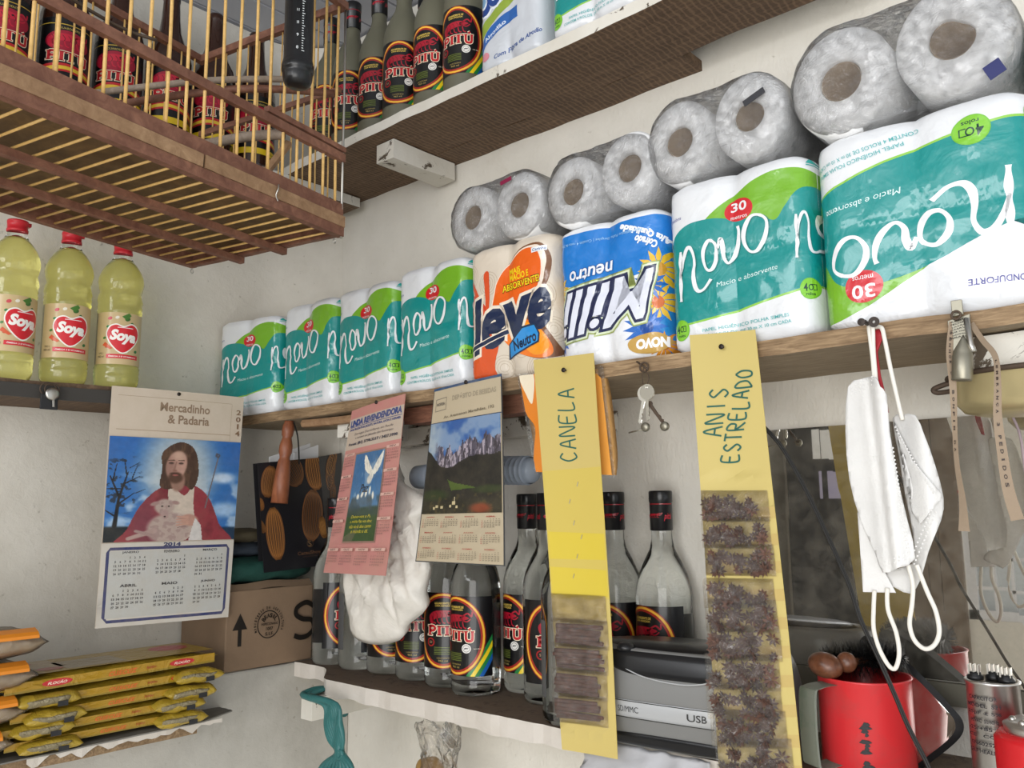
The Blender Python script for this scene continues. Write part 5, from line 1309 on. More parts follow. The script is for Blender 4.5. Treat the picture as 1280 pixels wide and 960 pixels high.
d.ell(.72,.215,.05,.035,'5c4630'); d.ell(.72,.215,.043,.029,'17161a'); d.text('S',.715,.215,.05,.05,'7a5c3c'); d.text('CacauShow',.70,.135,.38,.032,'6a4a34',off=.01); d.text('CHOCOLATES',.70,.10,.22,.012,'5a4030')
d.build('pod_print', FB, M_label, gb, 2, 2, world=True, n0=.0003)
d = Deco(); d.rect(0,0,1,1,'17161a',0); pods(d,[(.45,.84,.5,.16,1.2,'a9743c'),(.5,.72,.45,.10,1.5,'8f6238'),(.5,.58,.5,.10,1.35,'6d5a4a'),(.55,.42,.45,.09,1.45,'8a5a30'),(.5,.92,.4,.10,.9,'b5803c')],.3)
d.text('brother',.5,.13,.8,.03,'6a4a34'); d.build('pod_print', FG, M_label, gb, 2, 2, world=True, n0=.0003)
for px,v in ((352,548),(378,546)):
    pass
bm = NB()
q0 = P(345,578,x=.03); 
for k,(u,v,u2,v2) in enumerate(((337,577,388,560),(345,582,398,566),(368,572,398,562))):
    Fw = patch(P(u,v-6,x=.02+.006*k),P(u2,v2-6,x=.02+.006*k),P(u,v+14,x=.02+.006*k),P(u2,v2+16,x=.02+.006*k)); slab(bm, Fw, 6, 2, .003)
setp(obj('folded_paper',bm,M_plain),'white folded papers sticking up out of the black gift bag','paper')
# turned wooden handle hanging from a black cord
hx = .085
hA, hB = P(362,521,x=hx), P(349,629,x=hx); dv = (hB-hA); L_ = dv.length; dv.normalize()
hd = thing('wooden_handle','reddish turned wooden handle hanging on a black cord over the gift bag','handle',hA)
mt = Matrix.Translation(hA) @ dv.to_track_quat('Z','Y').to_matrix().to_4x4()
bm = NB(); pf = [(0,0),(.006,.0),(.0085,.004),(.0085,.010),(.0105,.014),(.0115,.022),(.0105,.030),(.0085,.033),(.0095,.036),(.0125,.046),(.0125,.056),(.0100,.062),(.0095,.066),(.0115,.070),(.0135,.085),(.0150,.105),(.0158,.135),(0,.135)]
k_ = L_/.135; lathe(bm, [(r*1.0,z*k_) for r,z in pf], 28, mt, caps=False); obj('turned_grip',bm,M_handle,hd,True)
bm = NB(); tube(bm, spline([P(366,512,x=hx),hA+Vector((.004,0,.006)),P(372,545,x=hx),P(374,580,x=.07)],6), .0016, 6); tube(bm, spline([P(374,515,x=hx),P(371,524,x=hx+.006),P(362,524,x=hx+.012),P(362,514,x=hx)],6), .0016, 6); obj('cord',bm,M_cable,hd,True)
# ================================================================== yellow packs on the low left shelf
def pillow(bm, c, ax, ay, az, lx, ly, lz, seed, n=26, m=12, am=.003, pw=.5, fl=.0):
    """flat filled bag: seams at both ends of the long axis"""
    rings = []
    for i in range(n+1):
        s = -1+2*i/n; w1 = 1-.10*max(0,abs(s)-.8)/.2; h1 = max(.04,(1-abs(s)**5))**.8 if abs(s)<1 else .04; ring = []
        for k in range(2*m):
            a = 2*pi*k/(2*m); ca,sa = cos(a),sin(a); X = math.copysign(abs(ca)**pw,ca); Y = math.copysign(abs(sa)**.8,sa)
            p = c + ax*(s*lx) + ay*(X*ly*w1) + az*(Y*lz*h1*(1-.15*abs(X)**6))
            nv = noise.noise_vector(p*38+Vector((seed*3.1,0,0)))*am + noise.noise_vector(p*95+Vector((seed,0,0)))*am*.35
            ring.append(bm.verts.new(p+nv))
        rings.append(ring)
    for i in range(n):
        for k in range(2*m): bm.faces.new((rings[i][k],rings[i][(k+1)%(2*m)],rings[i+1][(k+1)%(2*m)],rings[i+1][k]))
    bm.faces.new(rings[0][::-1]); bm.faces.new(rings[-1])
    bmesh.ops.recalc_face_normals(bm, faces=bm.faces)
M_yell = mat('yellow_foil_bag',(.44,.30,.030),.3,coat=.4); 
def crinkle(m, sc=45, st=.7):
    v = coords(m); n = noise_tex(m, v, sc, 5, .6, 2); bump(m, n, st, .005)
    n2 = noise_tex(m, v, 8, 4, .6); c0 = tuple(m.node_tree.nodes['Principled BSDF'].inputs['Base Color'].default_value[:3]); base(m, mixc(m, ramp(m,n2,[(.45,(0,0,0)),(.75,(.7,.7,.7))]), c0, tuple(c*.62 for c in c0)))
crinkle(M_yell)
M_foil = mat('silvery_film_end',(.34,.29,.18),.22,metal=.3); crinkle(M_foil,70,1.0)
X1 = .112
rows = [(45,275,828,800,.0145),(50,277,868,830,.010),(48,272,893,856,.010),(35,262,918,886,.010)]
for k in range(5):
    zc = -.343 + (.014,.033,.053,.073,.096)[k]; hh = (.0085,.0095,.0095,.0095,.012)[k]
    ya,yb = ((-.66,-.345),(-.672,-.350),(-.655,-.330),(-.665,-.318),(-.665,-.322))[k]
    t = thing('food_pack','yellow foil food pack, %s of the stack on the low left shelf' % ('lowest','second from the bottom','middle one','second from the top','topmost and broadest')[k],'food pack',(.09,(ya+yb)/2,zc-hh),0,'yellow packs on the low left shelf')
    bm = NB(); cc = Vector((.052,(ya+yb)/2,zc)); pillow(bm, cc, Vector((0,1,.015*(k-2)*.3)).normalized(), Vector((1,0,0)), Vector((0,0,1)), (yb-ya)/2, .062, hh, k)
    obj('pack_body',bm,M_yell,t,True)
    if k < 4:
        for j,yy in enumerate((ya+.07,yb-.048)):
            bm = NB(); c2 = Vector((.121+.002*j, yy, zc-.003+.004*(k%2))); pillow(bm, c2, Vector((0,1,0)), Vector((1,0,-.25)).normalized(), Vector((.25,0,1)).normalized(), .043, .012, .0095, 10+k*2+j, 18, 8, .0035,.7)
            fe = obj('folded_end',bm,M_yell,t,True)
            bm = NB(); c3 = c2+Vector((.010,-.004,-.001)); pillow(bm, c3, Vector((0,1,0)), Vector((.5,0,.86)).normalized(), Vector((.86,0,-.5)).normalized(), .030, .0055, .003, 30+k*2+j, 14, 6, .002,.8); obj('film_end',bm,M_foil,fe,True)
            bm = NB(); box(bm,(c2.x+.0125,yy+.008,c2.z-.0095),(c2.x+.0138,yy+.022,c2.z-.0025)); obj('date_patch',bm,M_blackdull,fe)
    d = Deco(); d.rect(0,0,1,1,'a8821c',0); d.rect(0,0,1,.2,'8f761e')
    L = .12
    for q,(cx_,ww) in enumerate(((.22,.12),(.82,.12))): d.ell(cx_,.55,ww*.55,.34,'c0262c'); d.text('FLOCÃO',cx_,.55,ww*.7,.3,'f2e3d0',off=.02,shear=.3,asp=12)
    d.text('cuscuz',.52,.5,.14,.5,'c9661c',off=.03,shear=.3); d.text('500g',.66,.5,.05,.35,'a0421c',off=.02)
    sx = .1145+ (.001)
    d.build('pack_print', lambda u,v,n: Vector((.0535+.062+.0006+n+(.004*0), ya+.012+(yb-ya-.024)*u, zc+.015*(k-2)*.3*((u-.5)*(yb-ya))-hh*.62+hh*1.24*v)) , M_yellowbag, t, 20, 2, world=True)
    if k == 4:
        d = Deco(); d.rect(.0,.0,1,1,'a5862a',0); d.rect(0,.35,.30,1,'b09a78'); d.rect(.28,.08,.56,.7,'9a8a6e',1); d.ell(.86,.62,.10,.24,'b52a3a'); d.ell(.15,.8,.06,.1,'a85a4a'); d.ell(.22,.25,.06,.12,'b04a3a')
        d.build('top_print', lambda u,v,n: Vector((.112-.115*v, ya+.012+(yb-ya-.024)*u, zc+hh*1.0+.0022+n)), M_yellowbag, t, 20, 6, world=True)
# clear bags with pale grain at the far left
for k in range(4):
    zc = -.345+(.025,.068,.113,.158)[k]; t = thing('grain_bag','clear grain bag with orange band at the left edge, %s' % ('lowest of four','second from the bottom','second from the top','topmost of four')[k],'food pack',(.07,-.78,zc-.02),0,'grain bags at the left edge')
    yend = (-.640,-.624,-.612,-.602)[k]
    bm = NB(); pillow(bm, Vector((.070,yend-.11,zc)), Vector((0,1,0)), Vector((1,0,0)), Vector((0,0,1)), .11, .058, .0205, 50+k, 26, 12, .003,.6); obj('grain',bm,M_rice,t,True)
    bm = NB(); pillow(bm, Vector((.070,yend-.11,zc)), Vector((0,1,0)), Vector((1,0,0)), Vector((0,0,1)), .113, .0605, .0222, 50+k, 26, 12, .0035,.6); obj('bag_film',bm,M_ricebag,t,True)
    bm = NB(); slab(bm, lambda u,v,n: Vector((.1315+n-.02*v**3, yend-.20+.185*u, zc+.008+.013*v)), 10, 3, .0008); obj('orange_band',bm,mat('orange_print',(.75,.25,.02),.4),t)
# small hasp lock under the oil bottles
lk0 = P(62,482,x=.058)
t = thing('padlock','small old lock with wire ring hanging from the dark shelf edge','lock',lk0)
bm = NB(); 
for rr,ox in ((.0105,-.002),(.0095,.003)): tube(bm,[lk0+Vector((.002+ox*.3,rr*1.15*cos(a)+ox,rr*sin(a)-.006)) for a in (i*pi/9 for i in range(19))],.0011,6,caps=False)
obj('wire_ring',bm,M_rust,t,True)
bm = NB(); lathe(bm,[(0,-.003),(.009,-.003),(.010,-.001),(.010,.002),(.007,.003),(0,.0035)],24,Matrix.Translation(lk0+Vector((.007,.002,-.014)))@Matrix.Rotation(pi/2,4,'Y'),caps=False); obj('lock_disc',bm,M_steel,t,True)
bm = NB(); slab(bm, lambda u,v,n: lk0+Vector((.004+n,-.013+.026*u,-.038+.024*v)),3,3,.003); obj('lock_plate',bm,M_blackdull,t,bevel=.001)
bm = NB(); tube(bm,[lk0+Vector((.0075,.004,-.018)),lk0+Vector((.0085,.005,-.034))],.0018,6); obj('lock_key',bm,M_steel,t)

# ================================================================== hanging things on the back wall shelf
# white plastic bag behind the pink calendar
YB = -.20
outl = [(488,560),(500,598),(524,616),(536,628),(528,655),(530,690),(537,708),(530,738),(532,762),(510,782),(500,800),(470,806),(442,796),(436,765),(430,725),(440,690),(455,640),(470,600)]
def hangbag(name,label,outl,y0,thick,m,fr=26,am=.010,dirs=0):
    pts = [P(u,v,y=y0) for u,v in spline(outl,4,True)]; n = len(pts); cen = sum((Vector(p) for p in pts),Vector())/n
    bm = NB()
    for side in (-1,1):
        prev = None
        for j in range(17):
            s_ = 1-j/16; h = thick*(1-s_**2.2)**.5 if s_<1 else 0; row=[]
            if j==16:
                c_ = bm.verts.new(cen+Vector((0,side*thick+noise.noise(cen*fr)*am,0)))
                for k in range(n): bm.faces.new((prev[k],prev[(k+1)%n],c_))
                break
            for p in pts:
                q = cen+(p-cen)*s_; f = ((.35-abs(noise.noise(Vector((q.x*fr*2.0+q.z*dirs, 0, q.z*fr*.45)))))*2.0*am+(.3-abs(noise.noise(Vector((q.x*55-q.z*25,3,q.z*38)))))*am*.9)*(1-s_**5)
                row.append(bm.verts.new(q+Vector((0,side*h+f,0))))
            if prev:
                for k in range(n): bm.faces.new((prev[k],prev[(k+1)%n],row[(k+1)%n],row[k]))
            prev = row
    bmesh.ops.remove_doubles(bm,verts=bm.verts,dist=1e-6); bmesh.ops.recalc_face_normals(bm,faces=bm.faces)
    return setp(obj(name,bm,m,smooth=True),label,'bag')
hangbag('plastic_bag','crumpled white plastic bag hanging behind the pink calendar',outl,-.178,.026,M_whitebag,am=.014,dirs=14)
# stack of pale blue cups lying behind the mountain calendar
def cups(u0,u1,v,y,label):
    a,b = P(u0,v,y=y),P(u1,v,y=y); t = thing('plastic_cups',label,'cups',(a+b)/2)
    n = 9
    for i in range(n):
        c_ = a.lerp(b,i/(n-1)); bm = NB(); mt = Matrix.Translation(c_)@(b-a).normalized().to_track_quat('Z','Y').to_matrix().to_4x4()
        lathe(bm,[(.021,0),(.0225,.0015),(.023,.003),(.0225,.004),(.021,.004),(.021,.009)],28,mt,caps=False); bm2=bm; o = obj('cup_rim',bm,M_bluecup,t,True)
    bm = NB(); mt = Matrix.Translation(b)@(b-a).normalized().to_track_quat('Z','Y').to_matrix().to_4x4(); lathe(bm,[(.0215,0),(.019,.012),(.017,.016),(0,.018)],28,mt,caps=False); obj('cup_base',bm,M_bluecup,t,True)
cups(612,658,588,-.105,'stack of pale blue plastic cups lying behind the mountain calendar and the cinnamon strip')
bm = NB(); a = P(530,596,y=-.10); lathe(bm,[(0,-.02),(.017,-.02),(.02,-.016),(.022,.02),(.018,.022),(0,.022)],28,Matrix.Translation(a)@Matrix.Rotation(pi/2,4,'Y'),caps=False); setp(obj('plastic_cup',bm,M_bluecup,smooth=True),'pale blue cup glimpsed left of the mountain calendar','cup')
# bread bag behind the cinnamon strip
FT = patch(P(651,470,y=-.2005),P(752,460,y=-.2005),P(672,590,y=-.2005),P(767,594,y=-.2005),bow=.003)
t = thing('bread_bag','orange and cream bag of toast hanging behind the cinnamon strip','bag',FT(.5,0,0))
bm = NB(); slab(bm, lambda u,v,n: FT(u,v,n*(1-(2*v-1)**4*.7)-.002), 10, 14, .014)
obj('toast_block',bm,M_toast,t,True)
bm = NB(); grid(bm, lambda u,v: FT(-.03+1.06*u,-.02+1.04*v,.0025+.002*noise.noise(Vector((u*7,v*7,1)))), 12, 16); obj('bag_film',bm,M_clear,t,True)
d = Deco(); d.poly(spline([(0,1),(0,.62),(.10,.45),(.02,.2),(0,0),(.3,0),(.22,.4),(.3,.7),(.25,1)],4,True),'e0821e',0); d.poly(spline([(.0,1),(.05,.8),(.12,.7),(.2,1)],4,True),'efe2c8'); d.poly(spline([(.86,.0),(.80,.2),(.84,.5),(.78,.8),(1,.9),(1,0)],4,True),'e9a24a')
d.build('bag_print',FT,M_film,t,6,8,world=True,n0=.0036) 
# keys
def ring(bm,c_,r,th,ax='y',n=20):
    tube(bm,[c_+(Vector((r*cos(a),0,r*sin(a))) if ax=='y' else Vector((0,r*cos(a),r*sin(a)))) for a in (2*pi*i/n for i in range(n+1))],th,6,caps=False)
YK = YF-.006
kt = thing('key_bunch','bunch of small steel keys hanging from a wire under the blue pack','keys',P(805,470,y=YK))
bm = NB(); ring(bm,P(805,459,y=YK),.006,.0012); tube(bm,spline([P(805,459,y=YK-.002),P(803,470,y=YK-.004),P(804,480,y=YK-.004)],3),.0006,5); tube(bm,spline([P(808,463,y=YK-.002),P(811,472,y=YK-.004),P(809,481,y=YK-.004)],3),.0006,5); tube(bm,[P(796,452,y=YK+.004),P(810,462,y=YK-.003)],.0012,6); obj('wire_hook',bm,M_rust,kt,True)
def key(head, tip, rr, m, par):
    h,t_ = Vector(head),Vector(tip); dv = (t_-h).normalized(); sd = dv.cross(Vector((0,1,0))).normalized(); nn = dv.cross(sd)
    bm = NB(); n=20; ro=[];
    for y_ in (-.0009,.0009): ro.append([bm.verts.new(h+dv*rr*cos(a)*.95+sd*rr*sin(a)+nn*y_) for a in (2*pi*i/n for i in range(n))]); 
    ri=[]
    for y_ in (-.0009,.0009): ri.append([bm.verts.new(h-dv*rr*.55+dv*rr*.2*cos(a)+sd*rr*.2*sin(a)+nn*y_) for a in (2*pi*i/n for i in range(n))])
    for i in range(n):
        j=(i+1)%n; bm.faces.new((ro[0][i],ro[0][j],ro[1][j],ro[1][i])); bm.faces.new((ri[0][i],ri[1][i],ri[1][j],ri[0][j]))
        for q in (0,1): bm.faces.new((ro[q][i],ro[q][j],ri[q][j],ri[q][i]))
    L=(t_-h).length; prof=[(rr*.8,-.0022),(L,-.0022),(L+.002,0),(L,.0016),(L*.9,.0022),(L*.84,.0012),(L*.78,.0026),(L*.70,.0012),(L*.62,.0026),(L*.5,.0016),(rr*.8,.0022)]
    A_=[bm.verts.new(h+dv*a+sd*b-nn*.0008) for a,b in prof]; B_=[bm.verts.new(h+dv*a+sd*b+nn*.0008) for a,b in prof]
    bm.faces.new(A_); bm.faces.new(B_[::-1])
    for i in range(len(prof)): j=(i+1)%len(prof); bm.faces.new((A_[i],B_[i],B_[j],A_[j]))
    bmesh.ops.recalc_face_normals(bm,faces=bm.faces); return obj('key',bm,m,par)
M_key = mat('worn_key_steel',(.55,.53,.47),.3,metal=1)
key(P(809,490,y=YK-.006),P(810,524,y=YK-.006),.0105,M_key,kt); key(P(806,492,y=YK-.003),P(800,528,y=YK-.001),.0105,mat('bright_key',(.8,.8,.78),.15,metal=1),kt)
key(P(812,505,y=YK-.002),P(832,532,y=YK-.0),.004,M_rust,kt)
bm = NB(); lathe(bm,[(0,0),(.0055,0),(.006,.003),(.0045,.006),(0,.006)],16,Matrix.Translation(P(832,533,y=YK))@Matrix.Rotation(pi/2,4,'X'),caps=False); obj('key_end',bm,M_nick,kt,True)
bm = NB(); lathe(bm,[(0,0),(.0055,0),(.006,.003),(.0045,.006),(0,.006)],16,Matrix.Translation(P(808,534,y=YK-.002))@Matrix.Rotation(pi/2,4,'X'),caps=False); tube(bm,[P(806,536,y=YK),P(786,541,y=YK)],.001,6); obj('key_end',bm,M_nick,kt,True)
# ================================================================== masks
def flat_shape(name, outl, ys, m, par, th=.0012, folds=(), sub=4):
    """sheet cut to an outline; ys = depth function of (u_px, v_px); triangulated finely enough to fold"""
    pts = spline(outl,sub,True) if sub>1 else outl
    bm = NB(); f = bm.faces.new([bm.verts.new((u,v,0)) for u,v in pts]); bmesh.ops.triangulate(bm,faces=[f])
    us=[p[0] for p in pts]; vs=[p[1] for p in pts]
    for axis,lo,hi,st in ((0,min(us),max(us),4),(1,min(vs),max(vs),9)):
        k=lo+st
        while k<hi:
            co=(k,0,0) if axis==0 else (0,k,0); no=(1,0,0) if axis==0 else (0,1,0)
            bmesh.ops.bisect_plane(bm,geom=list(bm.verts)+list(bm.edges)+list(bm.faces),plane_co=co,plane_no=no); k+=st
    for v in bm.verts: v.co = P(v.co.x,v.co.y,y=ys(v.co.x,v.co.y))
    bmesh.ops.remove_doubles(bm,verts=bm.verts,dist=1e-6)
    o = obj(name,bm,m,par,True); md=o.modifiers.new('thick','SOLIDIFY'); md.thickness=th; md.offset=0
    return o
def dots(name, rows_, ys, m, par, r=.0011):
    bm = NB()
    for (u,v) in rows_:
        p = P(u,v,y=ys(u,v)-.001); bmesh.ops.create_icosphere(bm,subdivisions=1,radius=r,matrix=Matrix.Translation(p)@Matrix.Diagonal((1,.35,1,1)))
    o = obj(name,bm,m,par); o['kind']='stuff'; return o
M_emb = mat('mask_weld_dots',(.70,.69,.67),.6)
YM = YF-.012
def cordw(pts, par, y=YM-.004, r=.0022):
    bm = NB(); tube(bm,spline([tuple(P(u,v,y=y+(dy if len(q)>2 else 0))) for q in pts for (u,v,dy) in [(q[0],q[1],q[2] if len(q)>2 else 0)]],6),r,8); return obj('ear_loop',bm,M_elastic,par,True)
m1 = thing('face_mask','white face mask hanging folded at the left, nearest the hook','face mask',P(1090,470,y=YM))
ys1 = lambda u,v: YM-.006-.014*math.exp(-((u-(1098+.09*(v-470)))/16)**2)+.006*math.exp(-((u-(1085+.12*(v-470)))/5)**2)
flat_shape('mask_body',[(1060,484),(1076,474),(1094,471),(1100,483),(1108,494),(1112,540),(1122,600),(1134,650),(1144,698),(1122,710),(1104,716),(1094,690),(1076,650),(1062,600),(1057,540)],ys1,M_mask,m1,sub=2)
flat_shape('mask_inner_fold',[(1072,640),(1090,670),(1104,700),(1106,715),(1120,741),(1079,740)],lambda u,v: YM-.003,M_mask,m1,sub=1)
dots('weld_dots',[(1064+5.2*i,484-2.6*i+5*j) for i in range(6) for j in range(3)]+[(1106+6*i,702-2*i+5*j) for i in range(6) for j in range(2)]+[(1113+.155*k*5+3*(j%2),560+k*5) for k in range(27) for j in range(2)],ys1,M_emb,m1)
cordw([(1093,478),(1091,450),(1088,425),(1086,406,.003),(1089,402,.004),(1091,412),(1092,440),(1095,476)],m1)
cordw([(1093,738),(1092,760),(1092,785),(1098,808),(1108,828),(1116,836),(1121,832),(1124,815),(1120,790),(1110,762),(1109,735)],m1,YM-.006)
m2 = thing('face_mask','second white face mask hanging on the right with welded dotted edge','face mask',P(1140,520,y=YM))
ys2 = lambda u,v: YM+.004-.016*math.exp(-((u-(1150+.10*(v-520)))/18)**2)
flat_shape('mask_body',[(1116,523),(1128,519),(1144,519),(1156,545),(1168,580),(1179,622),(1176,650),(1160,690),(1150,725),(1138,742),(1120,735),(1104,726),(1112,712),(1140,705),(1142,670),(1132,620),(1124,570)],ys2,M_mask,m2,sub=2)
flat_shape('mask_crease',[(1118,527),(1140,575),(1176,616),(1178,622),(1150,655),(1140,640),(1142,610)],lambda u,v: ys2(u,v)-.006,M_mask,m2,sub=1)
dots('weld_dots',[(1119+k*2.05+.012*k*k,534+k*3.9) for k in range(22)]+[(1170-2.1*k,640+5*k) for k in range(14)]+[(1164-2.1*k,638+5*k) for k in range(13)],lambda u,v: ys2(u,v)-.007,M_emb,m2)
cordw([(1128,525),(1122,500),(1113,460),(1106,425),(1102,410,.003),(1094,409,.006)],m2)
cordw([(1135,706),(1141,730),(1140,755),(1137,780),(1143,800),(1156,811),(1168,806),(1174,790),(1170,765),(1160,742),(1152,722),(1146,706)],m2,YM-.008)
t = thing('red_strap','dark red folded strap on the same hook between the masks','strap',P(1095,412,y=YM))
flat_shape('strap_web',[(1091,414),(1101,411),(1103,424),(1097,440),(1101,470),(1107,494),(1111,516),(1106,514),(1098,494),(1094,470),(1090,440)],lambda u,v: YM+.003,mat('red_webbing',(.38,.015,.025),.6),t,.002,sub=1)
q = P(1091,410,y=YF); bm = NB(); tube(bm,[q+Vector((0,.003,0)),q+Vector((0,-.024,.003))],.0022,8); lathe(bm,[(0,0),(.004,0),(.004,.0015),(0,.002)],12,Matrix.Translation(q+Vector((-.003,-.024,.003)))@Matrix.Rotation(pi/2,4,'X'),caps=False)
lathe(bm,[(.0015,0),(.0055,.0),(.0055,.001),(.0015,.001)],16,Matrix.Translation(q+Vector((.008,-.020,.002)))@Matrix.Rotation(pi/2,4,'X'),caps=False)
setp(obj('hook_nail',bm,M_nail),'iron nail with a white eyelet in the shelf edge that holds the masks','nail')
# ================================================================== lock tag and ribbons at the right
YT = YF-.008
t = thing('metal_tag','tarnished metal lock with engraved plate hanging on the shelf edge','lock',P(1200,400,y=YT))
FTg = patch(P(1184,401,y=YT),P(1212,392,y=YT),P(1188,440,y=YT-.002),P(1215,436,y=YT-.002))
bm = NB(); slab(bm,FTg,3,4,.0035); obj('plate',bm,M_nick,t,bevel=.0006)
bm = NB(); slab(bm,patch(P(1188,376,y=YT),P(1202,374,y=YT),P(1190,396,y=YT),P(1204,393,y=YT)),2,2,.003); obj('top_tab',bm,M_nick,t,bevel=.0006)
bm = NB(); a,b = P(1204,418,y=YT-.006),P(1203,462,y=YT-.006); lathe(bm,[(0,0),(.002,.004),(.0085,.017),(.0085,.020),(.0092,.021),(.0092,.043),(.0085,.045),(0,.045)],24,Matrix.Translation(a)@(b-a).normalized().to_track_quat('Z','Y').to_matrix().to_4x4(),caps=False); obj('barrel',bm,M_nick,t,True)
bm = NB(); tube(bm,[P(1208,398,y=YT-.004),P(1214,432,y=YT-.005),P(1217,440,y=YT-.006)],.003,8); obj('lever',bm,M_steel,t,True)
d = Deco()
for k in range(7): d.text(('ABRIR','FECHAR','LATÃO','CHAVE','50 mm','INDÚSTRIA','BRASIL')[k],.5,.90-.085*k,.8-.08*(k%3),.045,'15120c',off=.01)
d.build('engraving',FTg,M_ink,t,1,1,world=True,n0=.0004)
q=P(1195,394,y=YT-.004); bm=NB(); ring(bm,q,.004,.0012); obj('hanging_ring',bm,M_rust,t,True)
def ribbon(label, ctr, wd, y, seed, text=None, tw=0, rng=(0,1)):
    c = spline(ctr,8); n=len(c)-1
    pts=[P(u,v,y=y+ (p[2] if len(p)>2 else 0)) for p in c for (u,v) in [(p[0],p[1])]]
    def F(u,v,nn=0):                       # v runs along the ribbon from its top
        f=(1-v)*n; i=min(int(f),n-1); p=pts[i].lerp(pts[i+1],f-i); dv=(pts[min(i+1,n)]-pts[i]).normalized(); a=tw*sin((1-v)*5+seed)
        sd=dv.cross(Vector((0,1,0))).normalized(); sd=(sd*cos(a)+Vector((0,1,0))*sin(a)); w2=wd((1-v)) if callable(wd) else wd
        return p+sd*((u-.5)*w2)+dv.cross(sd).normalized()*nn
    t = thing('ribbon',label,'ribbon',F(.5,.5)); bm=NB(); slab(bm,F,2,n*2,.0004); obj('ribbon_band',bm,M_rib,t)
    if text:
        d=Deco(); k0=rng[0]; stp=(rng[1]-rng[0])/len(text)
        for i,ch in enumerate(text):
            if ch.strip(): d.text(ch,.5,1-(k0+stp*(i+.5)),.62,stp*.62,'2a1a14',off=.03,rot=0,layer=1)
        # letters read down the ribbon: turn each a quarter
        d.items=[([(.5+(b-(1-(k0+stp*(i+.5))))*(.55/stp*.9) , (1-(k0+stp*(i+.5)))-(a-.5)*(stp*.9)) for a,b in vs],fs,c_,l) for (vs,fs,c_,l),i in zip(d.items,[i for i,ch in enumerate(text) if ch.strip()])]
        d.build('ribbon_print',F,M_ink,t,1,n,world=True,n0=.0005); 
    return t
M_rib = mat('faded_ribbon',(.30,.225,.155),.75)
ribbon('faded printed ribbon hanging straight down from the metal lock',[(1190,402,0),(1187,440,-.004),(1191,480,-.004),(1193,530,-.004),(1196,580,-.004),(1203,625,-.004),(1205,664,-.004)],lambda s: .0050+.0015*sin(6*s)+(.006*max(0,s-.55)/.45),YT,1,'SENHOR DO BONFIM DA',.5,(.06,.62))
ribbon('faded printed ribbon looping over the pan, ending at the right edge',[(1214,404,0),(1228,425,-.01),(1244,446,-.02),(1247,480,-.03),(1247,520,-.03),(1252,560,-.03),(1260,610,-.03),(1272,650,-.03)],lambda s: .0052+.0085*max(0,s-.35),YT,4,'LEMBRANÇA 3 PEDIDOS',.25,(.30,.86))
# brass and cream pan under the shelf
t = thing('pan','cream and brass pan with dark rim hanging under the shelf at the right edge','pan',P(1275,505,y=-.12))
pc = P(1300,466,y=-.13)
bm = NB(); lathe(bm,[(0,-.040),(.055,-.040),(.070,-.036),(.078,-.026),(.080,0),(.083,.001),(.083,-.001),(.0785,-.001),(.076,-.02),(.068,-.034),(.05,-.037),(0,-.037)],48,Matrix.Translation(pc),caps=False)
for v in bm.verts: v.co.y = pc.y+(v.co.y-pc.y)*.72
bmesh.ops.recalc_face_normals(bm,faces=bm.faces); obj('pan_bowl',bm,mat('cream_gold',(.62,.52,.28),.28,metal=.55),t,True)
bm = NB(); tube(bm,[pc+Vector((.0835*cos(a),.0835*.72*sin(a),.001)) for a in (i*pi/24 for i in range(49))],.0028,8,caps=False); obj('dark_rim',bm,M_rust,t,True)
bm = NB(); tube(bm,spline([P(1216,472,y=-.13),P(1190,478,y=-.135),P(1168,486,y=-.14),P(1172,491,y=-.14),P(1195,488,y=-.13),P(1215,485,y=-.125)],6),.0028,8); obj('wire_handle',bm,M_rust,t,True)
# ================================================================== mirror on the wall
mm = bpy.data.materials.new('dusty_mirror'); mm.use_nodes=True; nt=mm.node_tree; nt.nodes.clear()
out=nd(mm,'ShaderNodeOutputMaterial'); gl=nd(mm,'ShaderNodeBsdfGlossy'); gl.inputs[0].default_value=(.72,.70,.66,1); gl.inputs['Roughness'].default_value=.015
df=nd(mm,'ShaderNodeBsdfDiffuse'); df.inputs[0].default_value=(.5,.46,.38,1); v=coords(mm); n_=noise_tex(mm,v,30,8,.75); ms=nd(mm,'ShaderNodeMixShader'); 
sx=nd(mm,'ShaderNodeSeparateXYZ'); tc=nd(mm,'ShaderNodeTexCoord'); lk(mm,tc.outputs['Object'],sx.inputs[0])
f1=ramp(mm,n_,[(.40,(.05,.05,.05)),(.85,(.36,.36,.36))]); lk(mm,f1,ms.inputs[0]); lk(mm,gl.outputs[0],ms.inputs[1]); lk(mm,df.outputs[0],ms.inputs[2]); lk(mm,ms.outputs[0],out.inputs[0])
M_mirror=mm
t = thing('wall_mirror','large dusty frameless mirror on the back wall reflecting window and door','mirror',(1.2,0,-.18))
mz1 = P(1100,528,y=-.006).z; mx0 = P(957,600,y=-.006).x
bm = NB(); plank(bm,(mx0,-.006,-.205),(mx0+.62,-.0008,mz1),8,.0002,3); obj('glass_plate',bm,M_mirror,t)
bm = NB(); plank(bm,(mx0,-.012,-.232),(mx0+.62,-.0008,-.207),8,.0008,5); obj('lower_ledge',bm,mat('dusty_ledge',(.13,.12,.09),.7),t)
bm = NB(); a_=.0068; x_=P(1262,560,y=-.0065).x; 
tube(bm,spline([(x_+.006,-a_,mz1-.004),(x_+.012,-a_,mz1-.03),(x_+.014,-a_,mz1-.09),(x_+.02,-a_,mz1-.14),(x_+.045,-a_,mz1-.16)],8),.0015,6); obj('cracked_edge',bm,mat('lilac_edge',(.42,.33,.36),.5),t,True)
